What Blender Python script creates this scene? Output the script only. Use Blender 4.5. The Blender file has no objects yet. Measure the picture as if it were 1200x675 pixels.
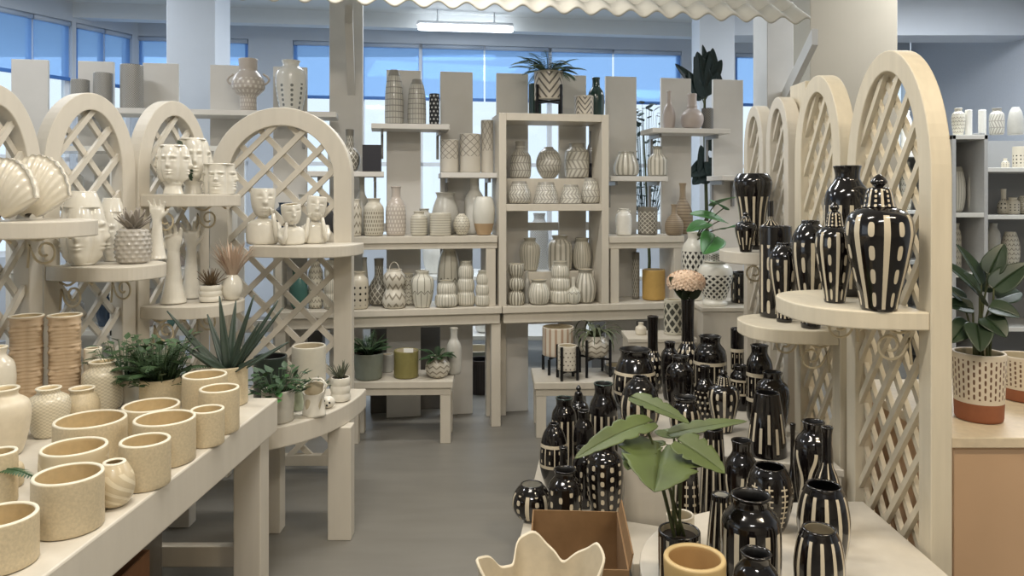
import bpy, bmesh, math, random
from math import sin, cos, pi, sqrt, atan2, radians
from mathutils import Vector, Matrix
random.seed(11)
SC = bpy.context.scene
COL = SC.collection
F, H, HY = 870.0, 1.55, 230.0          # focal length in px, eye height, horizon row

def at(px, py, Y):
    return Vector(((px - 600) / F * Y, Y, H - (py - HY) / F * Y))

def rad_of(w, px, Y):            # true radius of a round thing that looks w px wide at column px
    k = (px - 600) / F
    return w / 2 * Y / F / sqrt(1 + k * k)

def lin(c):
    o = []
    for x in c:
        x /= 255.0
        o.append(x / 12.92 if x <= .04045 else ((x + .055) / 1.055) ** 2.4)
    return (o[0], o[1], o[2], 1)

# ------------------------------------------------------------------ tagging
def tag(o, label, cat, group=None):
    o['label'] = label
    o['category'] = cat
    if group:
        o['group'] = group
    return o

def empty(name, loc, rz=0.0):
    o = bpy.data.objects.new(name, None)
    o.empty_display_size = .05
    COL.objects.link(o)
    o.location = loc
    o.rotation_euler = (0, 0, rz)
    return o

def structure(o):
    o['kind'] = 'structure'
    return o

# ------------------------------------------------------------------ mesh builder
class MB:
    def __init__(s):
        s.v, s.f, s.m, s.uv, s.sm = [], [], [], [], []

    def face(s, idx, m=0, uv=None, smooth=True):
        s.f.append(tuple(idx)); s.m.append(m); s.sm.append(smooth)
        s.uv.append(uv or [(0.0, 2.0)] * len(idx))

    def box(s, x0, x1, y0, y1, z0, z1, m=0, M=None):
        b = len(s.v)
        for z in (z0, z1):
            for x, y in ((x0, y0), (x1, y0), (x1, y1), (x0, y1)):
                p = Vector((x, y, z))
                if M is not None: p = M @ p
                s.v.append(tuple(p))
        for q in ((0, 3, 2, 1), (4, 5, 6, 7), (0, 1, 5, 4), (1, 2, 6, 5), (2, 3, 7, 6), (3, 0, 4, 7)):
            s.face([b + i for i in q], m, None, False)
        return s

    def prism(s, poly, z0, z1, m=0, M=None):
        """extrude a CCW polygon (x, y) from z0 to z1"""
        b, n = len(s.v), len(poly)
        for z in (z0, z1):
            for x, y in poly:
                p = Vector((x, y, z))
                if M is not None: p = M @ p
                s.v.append(tuple(p))
        s.face([b + i for i in range(n)][::-1], m, None, False)
        s.face([b + n + i for i in range(n)], m, None, False)
        for i in range(n):
            j = (i + 1) % n
            s.face((b + i, b + j, b + n + j, b + n + i), m, None, False)
        return s

    def ring_strip(s, rings, m=0, close=True, cap0=True, cap1=True, smooth=True):
        b, n = len(s.v), len(rings[0])
        for r in rings:
            s.v.extend(tuple(p) for p in r)
        for k in range(len(rings) - 1):
            for i in range(n if close else n - 1):
                j = (i + 1) % n
                a = b + k * n
                s.face((a + i, a + j, a + n + j, a + n + i), m, None, smooth)
        if cap0: s.face([b + i for i in range(n)][::-1], m, None, smooth)
        if cap1: s.face([b + (len(rings) - 1) * n + i for i in range(n)], m, None, smooth)
        return s

    def tube(s, pts, rad, seg=8, m=0):
        pts = [Vector(p) for p in pts]
        if not isinstance(rad, (list, tuple)): rad = [rad] * len(pts)
        rings, prev = [], None
        for i, p in enumerate(pts):
            t = (pts[min(i + 1, len(pts) - 1)] - pts[max(i - 1, 0)])
            if t.length < 1e-9: t = Vector((0, 0, 1))
            t.normalize()
            a = prev if prev is not None else (Vector((1, 0, 0)) if abs(t.x) < .8 else Vector((0, 1, 0)))
            a = a - t * a.dot(t)
            if a.length < 1e-6: a = Vector((0, 1, 0)) - t * t.y
            a.normalize(); prev = a
            c = t.cross(a)
            rings.append([p + (a * cos(2 * pi * k / seg) + c * sin(2 * pi * k / seg)) * rad[i] for k in range(seg)])
        return s.ring_strip(rings, m)

    def ball(s, c, r, seg=14, rows=9, m=0, sc=(1, 1, 1)):
        rings = []
        for j in range(1, rows):
            a = -pi / 2 + pi * j / rows
            rings.append([Vector((c[0] + r * sc[0] * cos(a) * cos(2 * pi * k / seg),
                                  c[1] + r * sc[1] * cos(a) * sin(2 * pi * k / seg),
                                  c[2] + r * sc[2] * sin(a))) for k in range(seg)])
        return s.ring_strip(rings, m)

    def lathe(s, prof, R, h, seg=36, disp=None, thick=.008, depth=.75, z0=0.0, closed=False,
              mi=1, mr=0, split=None, org=(0, 0)):
        """profile [(r, z)] normalised; outer wall slot 0, rim slot mr, inside slot mi"""
        b = len(s.v)
        if disp and len(prof) < 70:                     # relief needs a dense wall
            q = []
            for (r0, z0_), (r1, z1_) in zip(prof[:-1], prof[1:]):
                k = max(1, int(math.ceil((z1_ - z0_) / .0125)))
                q += [(r0 + (r1 - r0) * i / k, z0_ + (z1_ - z0_) * i / k) for i in range(k)]
            prof = q + [prof[-1]]
        rows = [(r * R, z * h, z) for r, z in prof]
        def put(r, z, v, k, inner):
            th = 2 * pi * k / seg
            if disp: r = r + disp(th, v if not inner else min(z / h, .999)) * R
            s.v.append((org[0] + r * sin(th), org[1] - r * cos(th), z0 + z))
        if rows[0][0] > 1e-6: rows_full = rows
        else: rows_full = rows[1:]
        n = len(rows_full)
        for (r, z, v) in rows_full:
            for k in range(seg): put(r, z, v, k, False)
        for j in range(n - 1):
            v0, v1 = rows_full[j][2], rows_full[j + 1][2]
            sl = 0
            if split is not None and (v0 + v1) / 2 < split: sl = 3
            for k in range(seg):
                k2 = (k + 1) % seg
                a = b + j * seg
                s.face((a + k, a + k2, a + seg + k2, a + seg + k), sl,
                       [(k / seg, v0), ((k + 1) / seg, v0), ((k + 1) / seg, v1), (k / seg, v1)], True)
        s.face([b + k for k in range(seg)][::-1], 3 if split else 0, None, False)
        if closed:
            s.face([b + (n - 1) * seg + k for k in range(seg)], 0, None, True)
            return s
        rt = rows_full[-1][0]
        t = min(thick, rt * .4)
        inn = [(rt - t * .15, rows_full[-1][1] + t * .35), (rt - t * .85, rows_full[-1][1] + t * .35), (rt - t, rows_full[-1][1])]
        zf = max(h * (1 - depth), t)
        for (r, z, v) in reversed(rows_full[:-1]):
            if z > zf and r > 2 * t: inn.append((r - t, z))
        inn.append((max(inn[-1][0] * .98, .002), zf))
        c = len(s.v)
        for (r, z) in inn:
            for k in range(seg): put(r, z, 2, k, disp is None or True)
        last = b + (n - 1) * seg
        prev = last
        for j in range(len(inn)):
            cur = c + j * seg
            for k in range(seg):
                k2 = (k + 1) % seg
                s.face((prev + k, prev + k2, cur + k2, cur + k), mr if j < 3 else mi, None, True)
            prev = cur
        s.face([prev + k for k in range(seg)], mi, None, True)
        return s

    def blade(s, pts, wid, up=(0, 0, 1), fold=.25, m=0, nx=2):
        """leaf strip along pts with half widths wid, V folded"""
        pts = [Vector(p) for p in pts]
        b = len(s.v); n = 2 * nx + 1
        up0 = Vector(up)
        for i, p in enumerate(pts):
            t = (pts[min(i + 1, len(pts) - 1)] - pts[max(i - 1, 0)]).normalized()
            side = t.cross(up0)
            if side.length < 1e-4: side = t.cross(Vector((0, 1, 0.1)))
            side.normalize()
            u = side.cross(t)
            for k in range(-nx, nx + 1):
                q = k / nx
                s.v.append(tuple(p + side * (q * wid[i]) + u * (abs(q) * wid[i] * fold)))
        for i in range(len(pts) - 1):
            for k in range(n - 1):
                a = b + i * n + k
                v0, v1 = i / (len(pts) - 1), (i + 1) / (len(pts) - 1)
                s.face((a, a + 1, a + n + 1, a + n), m,
                       [(k / (n - 1), v0), ((k + 1) / (n - 1), v0), ((k + 1) / (n - 1), v1), (k / (n - 1), v1)], True)
        return s

    def build(s, name, mats, parent=None, loc=None, rz=0.0, bevel=0.0, solid=0.0):
        me = bpy.data.meshes.new(name)
        me.from_pydata(s.v, [], s.f)
        if not isinstance(mats, (list, tuple)): mats = [mats]
        for x in mats: me.materials.append(x)
        top = len(mats) - 1
        me.polygons.foreach_set('material_index', [min(x, top) for x in s.m])
        me.polygons.foreach_set('use_smooth', s.sm)
        ul = me.uv_layers.new(name='UVMap')
        flat = [c for f in s.uv for p in f for c in p]
        ul.data.foreach_set('uv', flat)
        me.update()
        o = bpy.data.objects.new(name, me)
        COL.objects.link(o)
        if parent is not None: o.parent = parent
        if loc is not None: o.location = loc
        if rz: o.rotation_euler = (0, 0, rz)
        if bevel:
            md = o.modifiers.new('bevel', 'BEVEL'); md.width = bevel; md.segments = 2
            md.limit_method = 'ANGLE'; md.angle_limit = radians(50)
        if solid:
            md = o.modifiers.new('solid', 'SOLIDIFY'); md.thickness = solid
        return o

def smooth_prof(p, k=4):
    out = []
    n = len(p)
    for i in range(n - 1):
        p0, p1, p2, p3 = p[max(i - 1, 0)], p[i], p[i + 1], p[min(i + 2, n - 1)]
        for j in range(k):
            t = j / k
            q = []
            for a in (0, 1):
                q.append(.5 * (2 * p1[a] + (p2[a] - p0[a]) * t + (2 * p0[a] - 5 * p1[a] + 4 * p2[a] - p3[a]) * t * t
                               + (-p0[a] + 3 * p1[a] - 3 * p2[a] + p3[a]) * t ** 3))
            out.append((max(q[0], .01), q[1]))
    out.append(p[-1])
    res = [out[0]]
    for r, z in out[1:]:
        res.append((r, max(z, res[-1][1] + 1e-4)))
    return res

_S = {
 'globe': [(.5,0),(.74,.08),(.95,.28),(1,.48),(.93,.7),(.72,.9),(.6,.98),(.58,1)],
 'shoulder': [(.62,0),(.72,.06),(.88,.28),(.98,.5),(1,.66),(.9,.8),(.6,.88),(.52,.92),(.55,.97),(.6,1)],
 'jar': [(.82,0),(.95,.06),(1,.3),(1,.62),(.93,.78),(.68,.87),(.6,.91),(.62,.97),(.68,1)],
 'bottle': [(.72,0),(.9,.06),(1,.24),(.95,.42),(.66,.58),(.36,.68),(.3,.8),(.3,.93),(.38,1)],
 'milk': [(.84,0),(.95,.05),(1,.2),(1,.52),(.84,.66),(.52,.76),(.46,.84),(.46,.95),(.52,1)],
 'barrel': [(.62,0),(.76,.12),(.92,.34),(1,.54),(.98,.7),(.86,.88),(.7,.98),(.68,1)],
 'tapered': [(1,0),(1,.05),(.94,.3),(.82,.6),(.66,.9),(.62,1)],
 'bullet': [(.92,0),(1,.06),(.99,.4),(.92,.65),(.76,.85),(.55,.96),(.5,1)],
 'dome': [(.72,0),(.92,.08),(1,.28),(.95,.5),(.76,.78),(.62,.95),(.62,1)],
 'gourd': [(.7,0),(.92,.06),(1,.2),(.95,.36),(.68,.5),(.42,.62),(.4,.75),(.42,.95),(.46,1)],
 'cone': [(.96,0),(1,.06),(.86,.3),(.62,.6),(.45,.85),(.42,.95),(.5,1)],
 'waist': [(.62,0),(.64,.05),(.66,.3),(.74,.52),(.9,.72),(1,.86),(.97,.93),(.86,.98),(.8,1)],
 'urn': [(.5,0),(.52,.04),(.5,.1),(.66,.3),(.9,.55),(1,.72),(.94,.85),(.68,.94),(.5,.97),(.48,1)],
 'egg': [(.46,0),(.62,.06),(.9,.26),(1,.45),(.94,.65),(.72,.85),(.42,.96),(.36,1)],
 'squat': [(.6,0),(.85,.1),(1,.35),(.96,.58),(.75,.8),(.64,.88),(.66,.95),(.74,1)],
 'stackthree': [(.84,0),(.98,.06),(1,.16),(.94,.26),(.84,.31),(.92,.38),(.93,.46),(.86,.56),(.74,.61),(.82,.68),(.82,.78),(.72,.88),(.6,.93),(.6,1)],
 'stacktwo': [(.82,0),(.98,.1),(1,.28),(.94,.42),(.8,.5),(.84,.6),(.82,.75),(.7,.88),(.58,.93),(.58,1)],
 'knotthree': [(.86,0),(.98,.08),(1,.18),(.86,.29),(.6,.34),(.86,.4),(.98,.5),(.86,.62),(.58,.67),(.82,.76),(.95,.9),(.9,1)],
 'hourglass': [(.8,0),(1,.12),(.96,.3),(.8,.42),(.74,.5),(.82,.58),(.94,.72),(.9,.85),(.66,.94),(.64,1)],
 'neckball': [(.55,0),(.8,.05),(1,.22),(.96,.4),(.66,.52),(.44,.58),(.46,.64),(.42,.7),(.4,.85),(.42,1)],
 'widebottle': [(.5,0),(.84,.08),(1,.26),(.92,.4),(.62,.5),(.48,.56),(.46,.8),(.5,.97),(.52,1)],
 'flower': [(.5,0),(.84,.08),(1,.3),(.9,.48),(.5,.58),(.28,.64),(.25,.8),(.25,1)],
 'cyl': [(.95,0),(.985,.012),(1,.03),(1,.5),(1,.97),(.995,1)],
 'pot': [(.84,0),(.88,.02),(.9,.06),(.95,.5),(1,.96),(1,1)],
 'bowl': [(.62,0),(.84,.08),(.97,.32),(1,.6),(.98,1)],
 'foot': [(1,0),(.98,.04),(.72,.16),(.66,.4),(.8,.7),(.98,.9),(1,1)],
 'amphora': [(.42,0),(.5,.04),(.5,.26),(.55,.3),(.95,.42),(1,.5),(.93,.62),(.66,.74),(.55,.78),(.56,.88),(.58,1)],
 'cap': [(1,0),(1,.5),(.8,.75),(.3,.95),(.1,1)],
}
_SHARP = {'cyl', 'pot'}
S = {k: (v if k in _SHARP else smooth_prof(v)) for k, v in _S.items()}
S['cyl'] = [(.95,0),(.985,.012),(1,.03)] + [(1, .03 + .94 * i / 8) for i in range(1, 9)] + [(.995, 1)]
S['pot'] = [(.84,0),(.88,.015),(.9,.05)] + [(.9 + .1 * i / 8, .05 + .91 * i / 8) for i in range(1, 9)] + [(1, 1)]

# ------------------------------------------------------------------ node helper
class Expr:
    """wraps a scalar socket so that patterns can be written as formulas"""
    def __init__(s, nt, sk): s.nt, s.sk = nt, sk
    def op(s, o, *a):
        n = s.nt.nodes.new('ShaderNodeMath'); n.operation = o
        for i, q in enumerate((s,) + a):
            if isinstance(q, Expr): s.nt.links.new(q.sk, n.inputs[i])
            else: n.inputs[i].default_value = q
        return Expr(s.nt, n.outputs[0])
    def __add__(s, o): return s.op('ADD', o)
    def __sub__(s, o): return s.op('SUBTRACT', o)
    def __mul__(s, o): return s.op('MULTIPLY', o)
    def __lt__(s, o): return s.op('LESS_THAN', o)
    def __gt__(s, o): return s.op('GREATER_THAN', o)
    def fr(s): return s.op('FRACT')
    def fl(s): return s.op('FLOOR')
    def ab(s): return s.op('ABSOLUTE')
    def sn(s): return s.op('SINE')
    def mx(s, o): return s.op('MAXIMUM', o)
    def mn(s, o): return s.op('MINIMUM', o)
    def par(s): return (s * .5).fr() > .25            # parity of an integer
    def inv(s): return (s * -1.0) + 1.0

def band(v, a, b): return (v > a) * (v < b)
def col(u, n, w): return ((u * n).fr() - .5).ab() < w

def rdash(x, y, w, d):           # rounded dash in each unit cell
    return ((((x.fr() - .5).ab() * (1 / w)).op('POWER', 3.0)) + (((y.fr() - .5).ab() * (2 / d)).op('POWER', 3.0))) < 1.0

PAT = {
 'stripe': lambda u, v, n=9, w=.16, a=.1, b=.72: col(u, n, w) * band(v, a, b),
 'uneven': lambda u, v, n=10, w=.17, a=.08, b=.7: col(u, n, w) * (v < ((u * n).fl().par() * .22 + (b - .22))) * (v > ((u * n).fl().par() * .16 + a)),
 'altdash': lambda u, v, n=12, w=.2, m=4.2, d=.6, a=.05, b=.8: band(v, a, b) * (col(u, n, w) * (u * n).fl().par()).mx(rdash(u * n, v * m, w, d)),
 'dash': lambda u, v, n=9, w=.18, m=4, d=.5, a=.05, b=.75: col(u, n, w) * band(v, a, b) * (((v * m) + (u * n).fl().par() * .5).fr() < 9) * rdash(u * n, (v * m) + (u * n).fl().par() * .5, w, d),
 'dots': lambda u, v, n=9, m=6, r=.26, a=.03, b=.62: (((((u * n) + (v * m).fl().par() * .5).fr() - .5) * 1.0).op('POWER', 2.0) + (((v * m).fr() - .5).op('POWER', 2.0)) < r * r) * band(v, a, b),
 'window': lambda u, v, n=9, a=.38, b=.68: (col(u, n, .44).inv() * band(v, a, b)).mx(band(v, a - .03, a + .02)).mx(band(v, b - .02, b + .03)).mx(col(u, n, .07) * (((v - a) * (2.0 / (b - a))).fr() - .5).ab().__lt__(.16) * band(v, a, b)),
 'wavy': lambda u, v, n=4, w=.055, k=11., a=.06, b=.72: (((((u * n).fr() - .5).ab() - ((v * k).sn() * .11 + .24)).ab()) < w) * band(v, a, b),
 'ladder': lambda u, v, n=6, m=10, a=.08, b=.85: (col(u, n, .05).mx(col(u, n, .24) * ((v * m).fr() < .28))) * band(v, a, b),
 'herring': lambda u, v, n=22, m=5, k=1.0, a=0, b=.88: (((u * n) + ((v * m).fr() * ((v * m).fl().par() * 2.0 - 1.0) * k)).fr() < .6) * ((v * m).fr() > .12) * band(v, a, b),
 'ribs': lambda u, v, n=22, w=.36, a=.04, b=.9: col(u, n, w) * band(v, a, b),
 'brick': lambda u, v, n=20, m=9, a=0, b=.9: (col(u, n, .42) * ((v * m).fr() > .16)) * band(v, a, b),
 'ovals': lambda u, v, n=24, m=8, w=.2, d=.7, a=.34, b=.95: rdash(u * n, (v * m) + (u * n).fl().par() * .5, w, d) * band(v, a, b),
 'rows': lambda u, v, n=26, m=9, a=.05, b=.7: (col(u + (v * m).fl() * .02, n, .22) * (((v * m).fr() - .5).ab() < .3)) * band(v, a, b),
 'lattice': lambda u, v, n=12, m=6, w=.2, a=.05, b=.85: ((((u * n) + (v * m)).fr() < w).mx((((u * n) - (v * m)).fr()) < w)) * band(v, a, b),
 'pierce': lambda u, v, n=14, m=7, w=.42, a=.16, b=.72: ((((u * n) + (v * m)).fr() > w) * ((((u * n) - (v * m)).fr()) > w)) * band(v, a, b),
 'holes': lambda u, v, n=10, m=6, r=.2, a=.1, b=.66: (((((u * n)).fr() - .5).op('POWER', 2.0) + (((v * m).fr() - .5).op('POWER', 2.0))) < r * r) * band(v, a, b),
 'rings': lambda u, v, n=1, m=9, d=.2, a=.05, b=.9: ((v * m).fr() < d) * band(v, a, b),
 'zig': lambda u, v, n=10, m=4, k=.5, w=.14, a=.05, b=.95: (((((u * n).fr() - .5).ab() * k * 2.0 + (v * m)).fr() - .5).ab() < w) * band(v, a, b),
 'petal': lambda u, v, n=10, w=.06, a=0, b=.95: ((((u * n) + (v > .42) * .5).fr() - .5).ab() > (.5 - w)).mx(((v - .42) - ((((u * n).fr() - .5).ab()) * .18 - .04)).ab() < .018) * band(v, a, b),
 'weave': lambda u, v, n=30, m=22: (((u * n).fr() > .5) + ((v * m).fr() > .5)).op('MODULO', 2.0) > .5,
 'scale': lambda u, v, n=14, m=8, w=.12: ((((u * n) + (v * m).fl().par() * .5).fr() - .5).ab() * -1.2 + (v * m).fr() + .1).ab() < w,
 'leaf': lambda u, v, n=7, m=3: (((((u * n) + (v * 2.4).sn() * 1.2 + (v * m)).fr() - .5).ab()) < .2) * band(v, .08, .8),
}
_mc = {}
def mat(key, base, pat=None, mark=None, rough=.5, bump=0.0, noise=0.0, nscale=40., spec=.5, coat=0.0, metal=0.0, grain=None, **kw):
    """procedural material; pat draws `mark` over `base` in the lathe's UV"""
    if key in _mc: return _mc[key]
    m = bpy.data.materials.new(key); m.use_nodes = True
    nt = m.node_tree; nd = nt.nodes; lk = nt.links
    P = nd['Principled BSDF']
    P.inputs['Roughness'].default_value = rough
    P.inputs['Specular IOR Level'].default_value = spec
    P.inputs['Coat Weight'].default_value = coat
    P.inputs['Coat Roughness'].default_value = .05
    P.inputs['Metallic'].default_value = metal
    c0 = lin(base)
    csock = None
    tc = nd.new('ShaderNodeTexCoord')
    hsock = None
    if noise or grain:
        nz = nd.new('ShaderNodeTexNoise'); nz.inputs['Scale'].default_value = nscale
        nz.inputs['Detail'].default_value = 3
        if grain:
            mp = nd.new('ShaderNodeMapping'); mp.inputs['Scale'].default_value = grain
            lk.new(tc.outputs['Object'], mp.inputs[0]); lk.new(mp.outputs[0], nz.inputs['Vector'])
        else: lk.new(tc.outputs['Object'], nz.inputs['Vector'])
        rp = nd.new('ShaderNodeMapRange')
        rp.inputs['From Min'].default_value = .3; rp.inputs['From Max'].default_value = .7
        rp.inputs['To Min'].default_value = 1 - noise; rp.inputs['To Max'].default_value = 1 + noise * .5
        lk.new(nz.outputs[0], rp.inputs[0])
        vm = nd.new('ShaderNodeVectorMath'); vm.operation = 'SCALE'
        vm.inputs[0].default_value = c0[:3]
        lk.new(rp.outputs[0], vm.inputs['Scale'])
        csock = vm.outputs[0]
        hsock = nz.outputs[0]
    msk = None
    if pat:
        sp = nd.new('ShaderNodeSeparateXYZ'); lk.new(tc.outputs['UV'], sp.inputs[0])
        msk = PAT[pat](Expr(nt, sp.outputs[0]), Expr(nt, sp.outputs[1]), **kw)
        mx = nd.new('ShaderNodeMix'); mx.data_type = 'RGBA'
        lk.new(msk.sk, mx.inputs[0])
        if csock: lk.new(csock, mx.inputs[6])
        else: mx.inputs[6].default_value = c0
        mx.inputs[7].default_value = lin(mark or base)
        csock = mx.outputs[2]
    if csock: lk.new(csock, P.inputs['Base Color'])
    else: P.inputs['Base Color'].default_value = c0
    if bump:
        b = nd.new('ShaderNodeBump'); b.inputs['Strength'].default_value = min(abs(bump), 1); b.inputs['Distance'].default_value = .004
        b.invert = bump < 0
        src = msk.sk if msk else hsock
        if src:
            lk.new(src, b.inputs['Height']); lk.new(b.outputs[0], P.inputs['Normal'])
    _mc[key] = m
    return m

WOOD = mat('cream_painted_wood', (208, 201, 187), rough=.5, noise=.04, nscale=6, grain=(4, 4, .6))
WOODG = mat('grey_white_board', (214, 211, 205), rough=.6, noise=.05, nscale=5)
WARMWOOD = mat('pale_pine', (216, 206, 184), rough=.5, noise=.06, nscale=7, grain=(5, 5, .5))  # cream painted wood again, with warm lamplight put into its colour
CREAM = mat('cream_glaze', (222, 214, 196), rough=.22, noise=.04, nscale=20, coat=.3)
IVORY = mat('ivory_glaze', (226, 221, 208), rough=.16, coat=.5, noise=.03)
WHITE = mat('white_glaze', (226, 224, 216), rough=.2, coat=.3, noise=.03)
GREYV = mat('grey_glaze', (186, 184, 176), rough=.28, noise=.06, nscale=30)
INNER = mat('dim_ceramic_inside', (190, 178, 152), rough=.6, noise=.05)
SPECK = mat('speckled_cream', (208, 192, 160), rough=.45, noise=.12, nscale=160, bump=.08)
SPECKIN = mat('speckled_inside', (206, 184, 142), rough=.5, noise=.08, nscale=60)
RIM = mat('pale_rim', (236, 228, 206), rough=.35)
BLACK = mat('black_gloss', (17, 13, 13), rough=.12, coat=.6, spec=.5)
BLACKIN = mat('black_inside', (12, 10, 10), rough=.5)
SOIL = mat('dark_soil', (44, 36, 28), rough=.95, noise=.4, nscale=60)
LEAF = mat('dark_leaf', (54, 82, 50), rough=.5, noise=.3, nscale=14)
FERN = mat('fern_green', (62, 88, 52), rough=.6, noise=.35, nscale=12)
AGAVE = mat('agave_green', (58, 72, 60), rough=.45, noise=.25, nscale=16)
MONST = mat('monstera_green', (84, 97, 50), rough=.5, noise=.28, nscale=9)
BRIGHT = mat('bright_leaf', (74, 128, 66), rough=.45, noise=.25, nscale=10)
STEM = mat('stem_green', (74, 80, 46), rough=.6)
METALB = mat('black_metal', (24, 24, 26), rough=.4, metal=.3)
IRON = mat('cream_wire', (214, 200, 170), rough=.4)
CARD = mat('brown_cardboard', (146, 114, 78), rough=.85, noise=.08, nscale=30)
CARDIN = mat('cardboard_edge', (168, 132, 90), rough=.85)
# ================================================================== ROOM
WALLB = mat('blue_white_wall', (206, 212, 220), rough=.85, noise=.03, nscale=3)
WALLW = mat('warm_wall', (178, 169, 152), rough=.8, noise=.03, nscale=3)
CEIL = mat('ceiling_white', (222, 226, 228), rough=.9, noise=.02, nscale=3)
FLOOR = mat('grey_vinyl', (128, 125, 118), rough=.42, noise=.10, nscale=3.5, grain=(.6, 2.6, 1))
FRAME = mat('window_frame_white', (235, 238, 242), rough=.5)

def make_glass():
    m = bpy.data.materials.new('window_glass'); m.use_nodes = True
    nt = m.node_tree; nt.nodes.clear()
    out = nt.nodes.new('ShaderNodeOutputMaterial'); mx = nt.nodes.new('ShaderNodeMixShader')
    t = nt.nodes.new('ShaderNodeBsdfTransparent'); t.inputs[0].default_value = (.93, .97, .99, 1)
    g = nt.nodes.new('ShaderNodeBsdfGlossy'); g.inputs['Roughness'].default_value = .03
    mx.inputs[0].default_value = .06
    nt.links.new(t.outputs[0], mx.inputs[1]); nt.links.new(g.outputs[0], mx.inputs[2]); nt.links.new(mx.outputs[0], out.inputs[0])
    return m
GLASS = make_glass()

def make_blind():
    m = bpy.data.materials.new('blue_blind_fabric'); m.use_nodes = True
    nt = m.node_tree; nt.nodes.clear()
    out = nt.nodes.new('ShaderNodeOutputMaterial'); mx = nt.nodes.new('ShaderNodeMixShader')
    t = nt.nodes.new('ShaderNodeBsdfTranslucent'); d = nt.nodes.new('ShaderNodeBsdfDiffuse')
    c = lin((160, 200, 250))
    t.inputs[0].default_value = c; d.inputs[0].default_value = lin((150, 190, 240))
    tr = nt.nodes.new('ShaderNodeBsdfTransparent'); tr.inputs[0].default_value = lin((178, 213, 255))
    m2 = nt.nodes.new('ShaderNodeMixShader'); m2.inputs[0].default_value = .75
    mx.inputs[0].default_value = .12
    nt.links.new(t.outputs[0], m2.inputs[1]); nt.links.new(tr.outputs[0], m2.inputs[2])
    nt.links.new(m2.outputs[0], mx.inputs[1]); nt.links.new(d.outputs[0], mx.inputs[2]); nt.links.new(mx.outputs[0], out.inputs[0])
    return m
BLIND = make_blind()

structure(MB().box(-9, 7, -3, 12, -.1, 0).build('floor', FLOOR))
ZC = 3.80
structure(MB().box(-9, 7, -3, 12, ZC, ZC + .1).build('ceiling', CEIL))

def wall(name, p0, p1, openings, z0=.9, z1=3.57, th=.2, m=WALLB, side=1):
    """wall along p0->p1 with openings (s0, s1); thickness away from the room"""
    p0 = Vector((p0[0], p0[1], 0)); d = Vector((p1[0], p1[1], 0)) - p0; L = d.length
    rz = atan2(d.y, d.x)
    b = MB()
    y0, y1 = (0, th) if side > 0 else (-th, 0)
    b.box(0, L, y0, y1, 0, z0); b.box(0, L, y0, y1, z1, ZC)
    e = 0
    for s0, s1 in openings:
        b.box(e, s0, y0, y1, z0, z1); e = s1
    b.box(e, L, y0, y1, z0, z1)
    o = structure(b.build(name, m, loc=p0, rz=rz))
    return p0, rz

WN = [0]
def window(p0, rz, s0, s1, mull, blinds, side=1, z0=.9, z1=3.57):
    """frame mesh + glass + roller blinds (s0, s1, bottom)"""
    WN[0] += 1
    y = .05 * side
    f = MB()
    for a, c in [(s0, s0 + .05), (s1 - .05, s1)] + [(q - .03, q + .03) for q in mull]:
        f.box(a, c, min(y, y + .06 * side), max(y, y + .06 * side), z0, z1)
    for a, c in ((z0, z0 + .06), (z1 - .06, z1), (1.95, 2.0)):
        f.box(s0, s1, min(y, y + .05 * side), max(y, y + .05 * side), a, c)
    o = structure(f.build('window_%d' % WN[0], FRAME, loc=p0, rz=rz))
    yg = y + .03 * side
    MB().box(s0, s1, yg - .003, yg + .003, z0, z1).build('glass', GLASS, o)
    for a, c, zb in blinds:
        bl = MB().ring_strip([[Vector((a, y - .025 * side, zb)), Vector((c, y - .025 * side, zb))], [Vector((a, y - .025 * side, z1 - .05)), Vector((c, y - .025 * side, z1 - .05))]], close=False, cap0=False, cap1=False, smooth=False).build('roller_blind', BLIND, o)
        MB().box(a, c, y - .04 * side - .012, y - .04 * side + .012, zb - .02, zb + .02).build('bottom_bar', mat('blind_bar', (70, 120, 190), rough=.5), bl)
        MB().tube([(a, y - .03 * side, z1 - .03), (c, y - .03 * side, z1 - .03)], .03, 10).build('blind_roller', mat('blind_head', (190, 200, 214), rough=.5), bl)
    return o

C0 = Vector((-4.70, 9.34, 0)); UB = Vector((cos(radians(8)), sin(radians(8)), 0))
C1 = C0 + UB * 10.6
def sb(px):                       # distance along the back wall seen at column px
    k = (px - 600) / F
    return (k * C0.y - C0.x) / (UB.x - k * UB.y)
ops = [(sb(160), sb(291)), (sb(343), sb(799)), (sb(862), sb(902)), (sb(1046), sb(1068))]
p0, rz = wall('wall_back', C0, C1, ops)
window(p0, rz, *ops[0], [sb(232)], [(sb(161), sb(231), 2.62), (sb(233), sb(290), 2.62)])
window(p0, rz, *ops[1], [sb(424), sb(493), sb(645)],
       [(sb(344), sb(423), 2.84), (sb(425), sb(491), 2.84), (sb(495), sb(567), 2.84), (sb(569), sb(643), 2.84),
        (sb(647), sb(718), 2.84), (sb(720), sb(798), 2.84)])
window(p0, rz, *ops[2], [], [(sb(863), sb(901), 2.84)])
window(p0, rz, *ops[3], [], [(sb(1047), sb(1067), 3.3)])
LD = Vector((-.455, -.891, 0)).normalized()
ol = [(.085, .80), (.85, 2.6), (2.66, 4.4)]
p0, rz = wall('wall_left', C0, C0 + LD * 9, ol, side=-1)
window(p0, rz, .085, .80, [.44], [(.10, .43, 2.90), (.45, .79, 2.90)], side=-1)
window(p0, rz, .85, 2.6, [1.28, 1.9], [(.87, 1.27, 2.90), (1.29, 1.89, 2.90), (1.92, 2.58, 2.90)], side=-1)
window(p0, rz, 2.66, 4.4, [3.5], [(2.7, 3.48, 2.90), (3.52, 4.38, 2.90)], side=-1)
RW = Vector((.02, -1, 0)).normalized()
CR = C0 + UB * sb(1067.5)
b = MB().box(0, 12.5, 0, .2, 0, ZC)
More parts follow.
